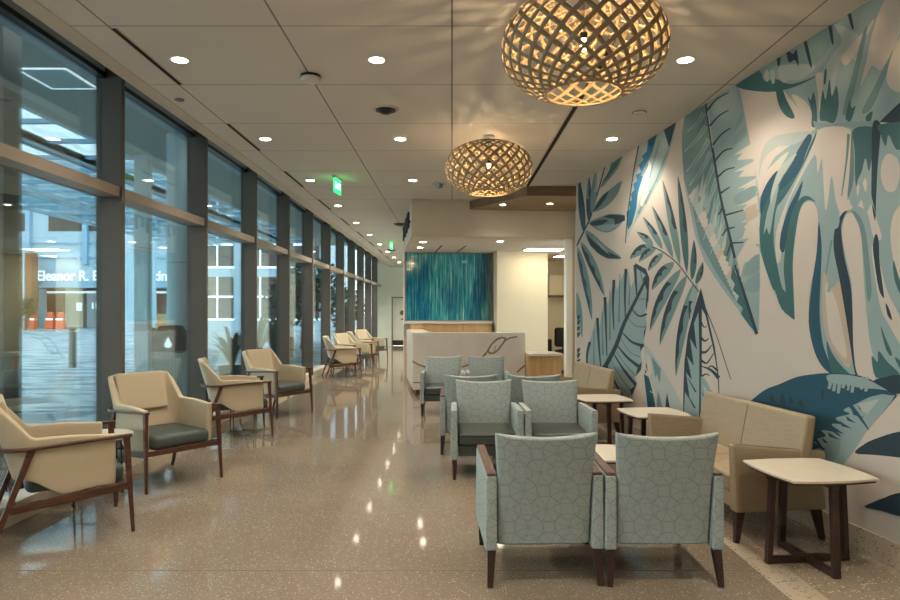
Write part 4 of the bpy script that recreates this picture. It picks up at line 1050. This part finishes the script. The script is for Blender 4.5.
m = MB(); m.box(X_(128), X_(196), .6, 1.0, 0, 1.3); m.build('entrance_bench', 'oak_panel', pk)
m = MB(); m.box(X_(68), X_(70), 1.4, 1.5, 1.6, 2.4); m.box(X_(71), X_(73), 1.4, 1.5, 1.6, 2.4); m.box(X_(84), X_(85), 1.35, 1.5, 1.8, 2.4); m.box(X_(88), X_(92), 1.35, 1.5, 1.8, 2.4); m.build('notice', 'white_glow', pk)
m = MB(); m.box(X_(36), X_(190), 1.0, 1.3, 3.3, 3.5); m.build('light_strip', 'white_glow', pk)
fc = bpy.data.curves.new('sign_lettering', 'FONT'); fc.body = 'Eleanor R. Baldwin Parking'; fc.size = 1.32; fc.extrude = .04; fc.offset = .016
o = text_mesh('sign_lettering', fc, 'white_glow'); o.parent = pk
XT = lambda px: (px-CX)/F*60.3+60
o.location = (XT(36.5), -1.7, 4.42); o.rotation_euler = (PI/2, 0, 0)
bpy.context.view_layer.update(); wd = o.dimensions.x; o.scale.x = (XT(172)-XT(36.5))/max(wd, .1)
# glazed stair beside it, orange barriers and a small tree
t = thing('stair_tower', 'brown open stair with white railings left of the parking entrance', 'building', (-39.3, 58, 0))
m = MB(); m.box(-4, 1.1, 1, 2, 0, 6.9); m.build('wall', 'brick_brown', t)
m = MB()
for k in range(7): m.box(-4, 1.1, .0, .12, .4+k*.95, .52+k*.95)
for x in (-3.8, -2, -.4, 1.0): m.box(x, x+.12, 0, .12, 0, 7.0)
m.build('railing', 'facade_white', t)
for k, (x, w) in enumerate(((-35.2, .55), (-34.3, .55), (-36.7, .35))):
    t = thing('traffic_barrier', ['left orange barrier of the pair at the parking entrance', 'right orange barrier of the pair at the parking entrance', 'small orange barrier beside the tree at the parking entrance'][k], 'barrier', (x, 57, -.02), 0, 'orange traffic barriers')
    m = MB(); m.hexa([(-w*.7,-.3,0),(w*.7,-.3,0),(w*.7,.3,0),(-w*.7,.3,0)], [(-w*.5,-.1,1.5),(w*.5,-.1,1.5),(w*.5,.1,1.5),(-w*.5,.1,1.5)]); m.build('body', 'orange_barrier', t, bevel=.05)
    m = MB(); m.box(-w*.55, w*.55, -.22, .22, .8, .95); m.build('stripe', 'white_glow', t)
def leafcloud(m, c, r, n, size):
    for k in range(n):
        u = Vector((random.gauss(0,1), random.gauss(0,1), random.gauss(0,1))).normalized()*(random.random()**.4)
        p = Vector(c)+Vector((u.x*r[0], u.y*r[1], u.z*r[2])); d = Vector((random.uniform(-1,1), random.uniform(-1,1), random.uniform(-.6,.8))).normalized(); q = d.cross(Vector((random.random(),random.random(),1))).normalized()
        m.add([tuple(p), tuple(p+d*size*.5+q*size*.22), tuple(p+d*size), tuple(p+d*size*.5-q*size*.22)], [(0,1,2,3)])
def tree(x, y, h, r, lab, mat='leaf_olive', grp=None):
    t = thing('tree', lab, 'tree', (x, y, -.02), 0, grp)
    m = MB(); m.tube([(0,0,0),(.05,0,h*.4),(-.05,.05,h*.75)], [.12,.09,.05]); m.tube([(.05,0,h*.4),(r*.5,0,h*.7)], [.06,.03]); m.tube([(.0,0,h*.45),(-r*.5,.1,h*.75)], [.06,.03]); m.build('trunk', 'brick_brown', t)
    m = MB(); leafcloud(m, (0,0,h*.68), (r, r, h*.36), 700, .16*r+.12); m.build('crown', mat, t)
tree(-36.1, 55, 2.7, .85, 'small olive tree in front of the parking stair')
for k, (x, y, h, r) in enumerate(((-5.6, 22.5, 2.9, .9), (-6.2, 27.0, 3.4, 1.2), (-7.2, 33.0, 4.2, 1.7), (-5.0, 30.5, 2.6, 1.0))):
    tree(x, y, h, r, 'dark bushy tree outside the far windows, ' + ['nearest', 'second', 'tallest', 'last'][k]+' of them', 'leaf_dark', 'dark trees outside the far windows')
# potted spiky plants along the glass
def spiky(x, y, lab, seed, h=1.35):
    random.seed(seed)
    t = thing('potted_plant', lab, 'plant', (x, y, -.02), 0, 'spiky plants in pots outside the glass')
    m = MB(); m.lathe([(0,0),(.2,0),(.27,.5),(.28,.52),(.25,.52),(.24,.46),(0,.46)], 24); m.build('pot', 'office_black', t, smooth=.6)
    m = MB()
    for k in range(26):
        a = random.uniform(0, 2*PI); rr = random.uniform(.25, .62); hh = random.uniform(.55, 1)*(h-.5)
        P = [Vector((rr*u*math.cos(a), rr*u*math.sin(a), .46+hh*(2.0*u-1.15*u*u))) for u in [i/6 for i in range(7)]]
        q = Vector((-math.sin(a), math.cos(a), 0)); vs = []
        for i, p in enumerate(P): w = .045*math.sin(PI*(.12+.88*i/6))+.002; vs += [tuple(p-q*w), tuple(p+q*w)]
        m.add(vs, [(2*i,2*i+2,2*i+3,2*i+1) for i in range(6)])
    m.build('leaves', 'leaf_dark', t)
spiky(-4.3, 12.75, 'spiky dark plant in a pot outside the third window', 1, 1.5)
spiky(-4.3, 14.2, 'taller spiky plant outside, right behind the pot at the third window', 2, 1.8)
spiky(-4.4, 16.2, 'spiky dark plant in a pot outside the fourth window', 3, 1.6)
# white office building beyond
ob = thing('office_building', 'pale blue office building with white window frames beyond the far windows', 'building', (-29.4, 50, 0))
m = MB(); m.box(9.5, 20, 0, 8, 0, 18); m.build('facade', 'facade_white', ob)
for i in range(3):
    for j in range(4):
        m = MB(); m.box(10.2+i*3.3, 12.6+i*3.3, -.1, 0, 1.0+j*4, 4.2+j*4); w = m.build('window', 'facade_dark', ob)
        m = MB(); m.box(11.35+i*3.3, 11.45+i*3.3, -.18, -.1, 1.0+j*4, 4.2+j*4); m.box(10.2+i*3.3, 12.6+i*3.3, -.18, -.1, 2.6+j*4, 2.75+j*4); m.box(10.1+i*3.3, 12.7+i*3.3, -.2, -.1, .85+j*4, 1.0+j*4); m.build('window_bars', 'white_glow', w)
m = MB(); m.lathe([(0,0),(1.1,0),(1.1,9),(0,9)], 40, (8.2,-6,0)); m.build('round_bay', 'facade_white', ob, smooth=.8)

# ================================================================== LIGHT AND CAMERA
w = bpy.data.worlds.new('dusk_sky'); scn.world = w; w.use_nodes = True
nt = w.node_tree; bg = nt.nodes['Background']
tc = nt.nodes.new('ShaderNodeTexCoord'); sp = nt.nodes.new('ShaderNodeSeparateXYZ'); nt.links.new(tc.outputs['Generated'], sp.inputs[0])
rp = nt.nodes.new('ShaderNodeValToRGB'); nt.links.new(sp.outputs[2], rp.inputs[0])
rp.color_ramp.elements[0].position = 0; rp.color_ramp.elements[0].color = (.86,.97,1.0,1)
rp.color_ramp.elements[1].position = .6; rp.color_ramp.elements[1].color = (.70,.90,1.0,1)
nt.links.new(rp.outputs[0], bg.inputs[0]); bg.inputs[1].default_value = 4.0

cam = bpy.data.cameras.new('camera'); co = bpy.data.objects.new('camera', cam); COL.objects.link(co)
co.location = (0, 0, EYE); co.rotation_euler = (PI/2, 0, 0)
cam.sensor_width = 36; cam.lens = F/900*36; cam.shift_x = -2/900; cam.shift_y = 11/900; cam.clip_end = 500
scn.camera = co
scn.view_settings.view_transform = 'Standard'; scn.view_settings.look = 'None'; scn.view_settings.exposure = 0.1
scn.cycles.max_bounces = 8; scn.cycles.transparent_max_bounces = 16; scn.cycles.sample_clamp_indirect = 6
scn.cycles.use_denoising = True
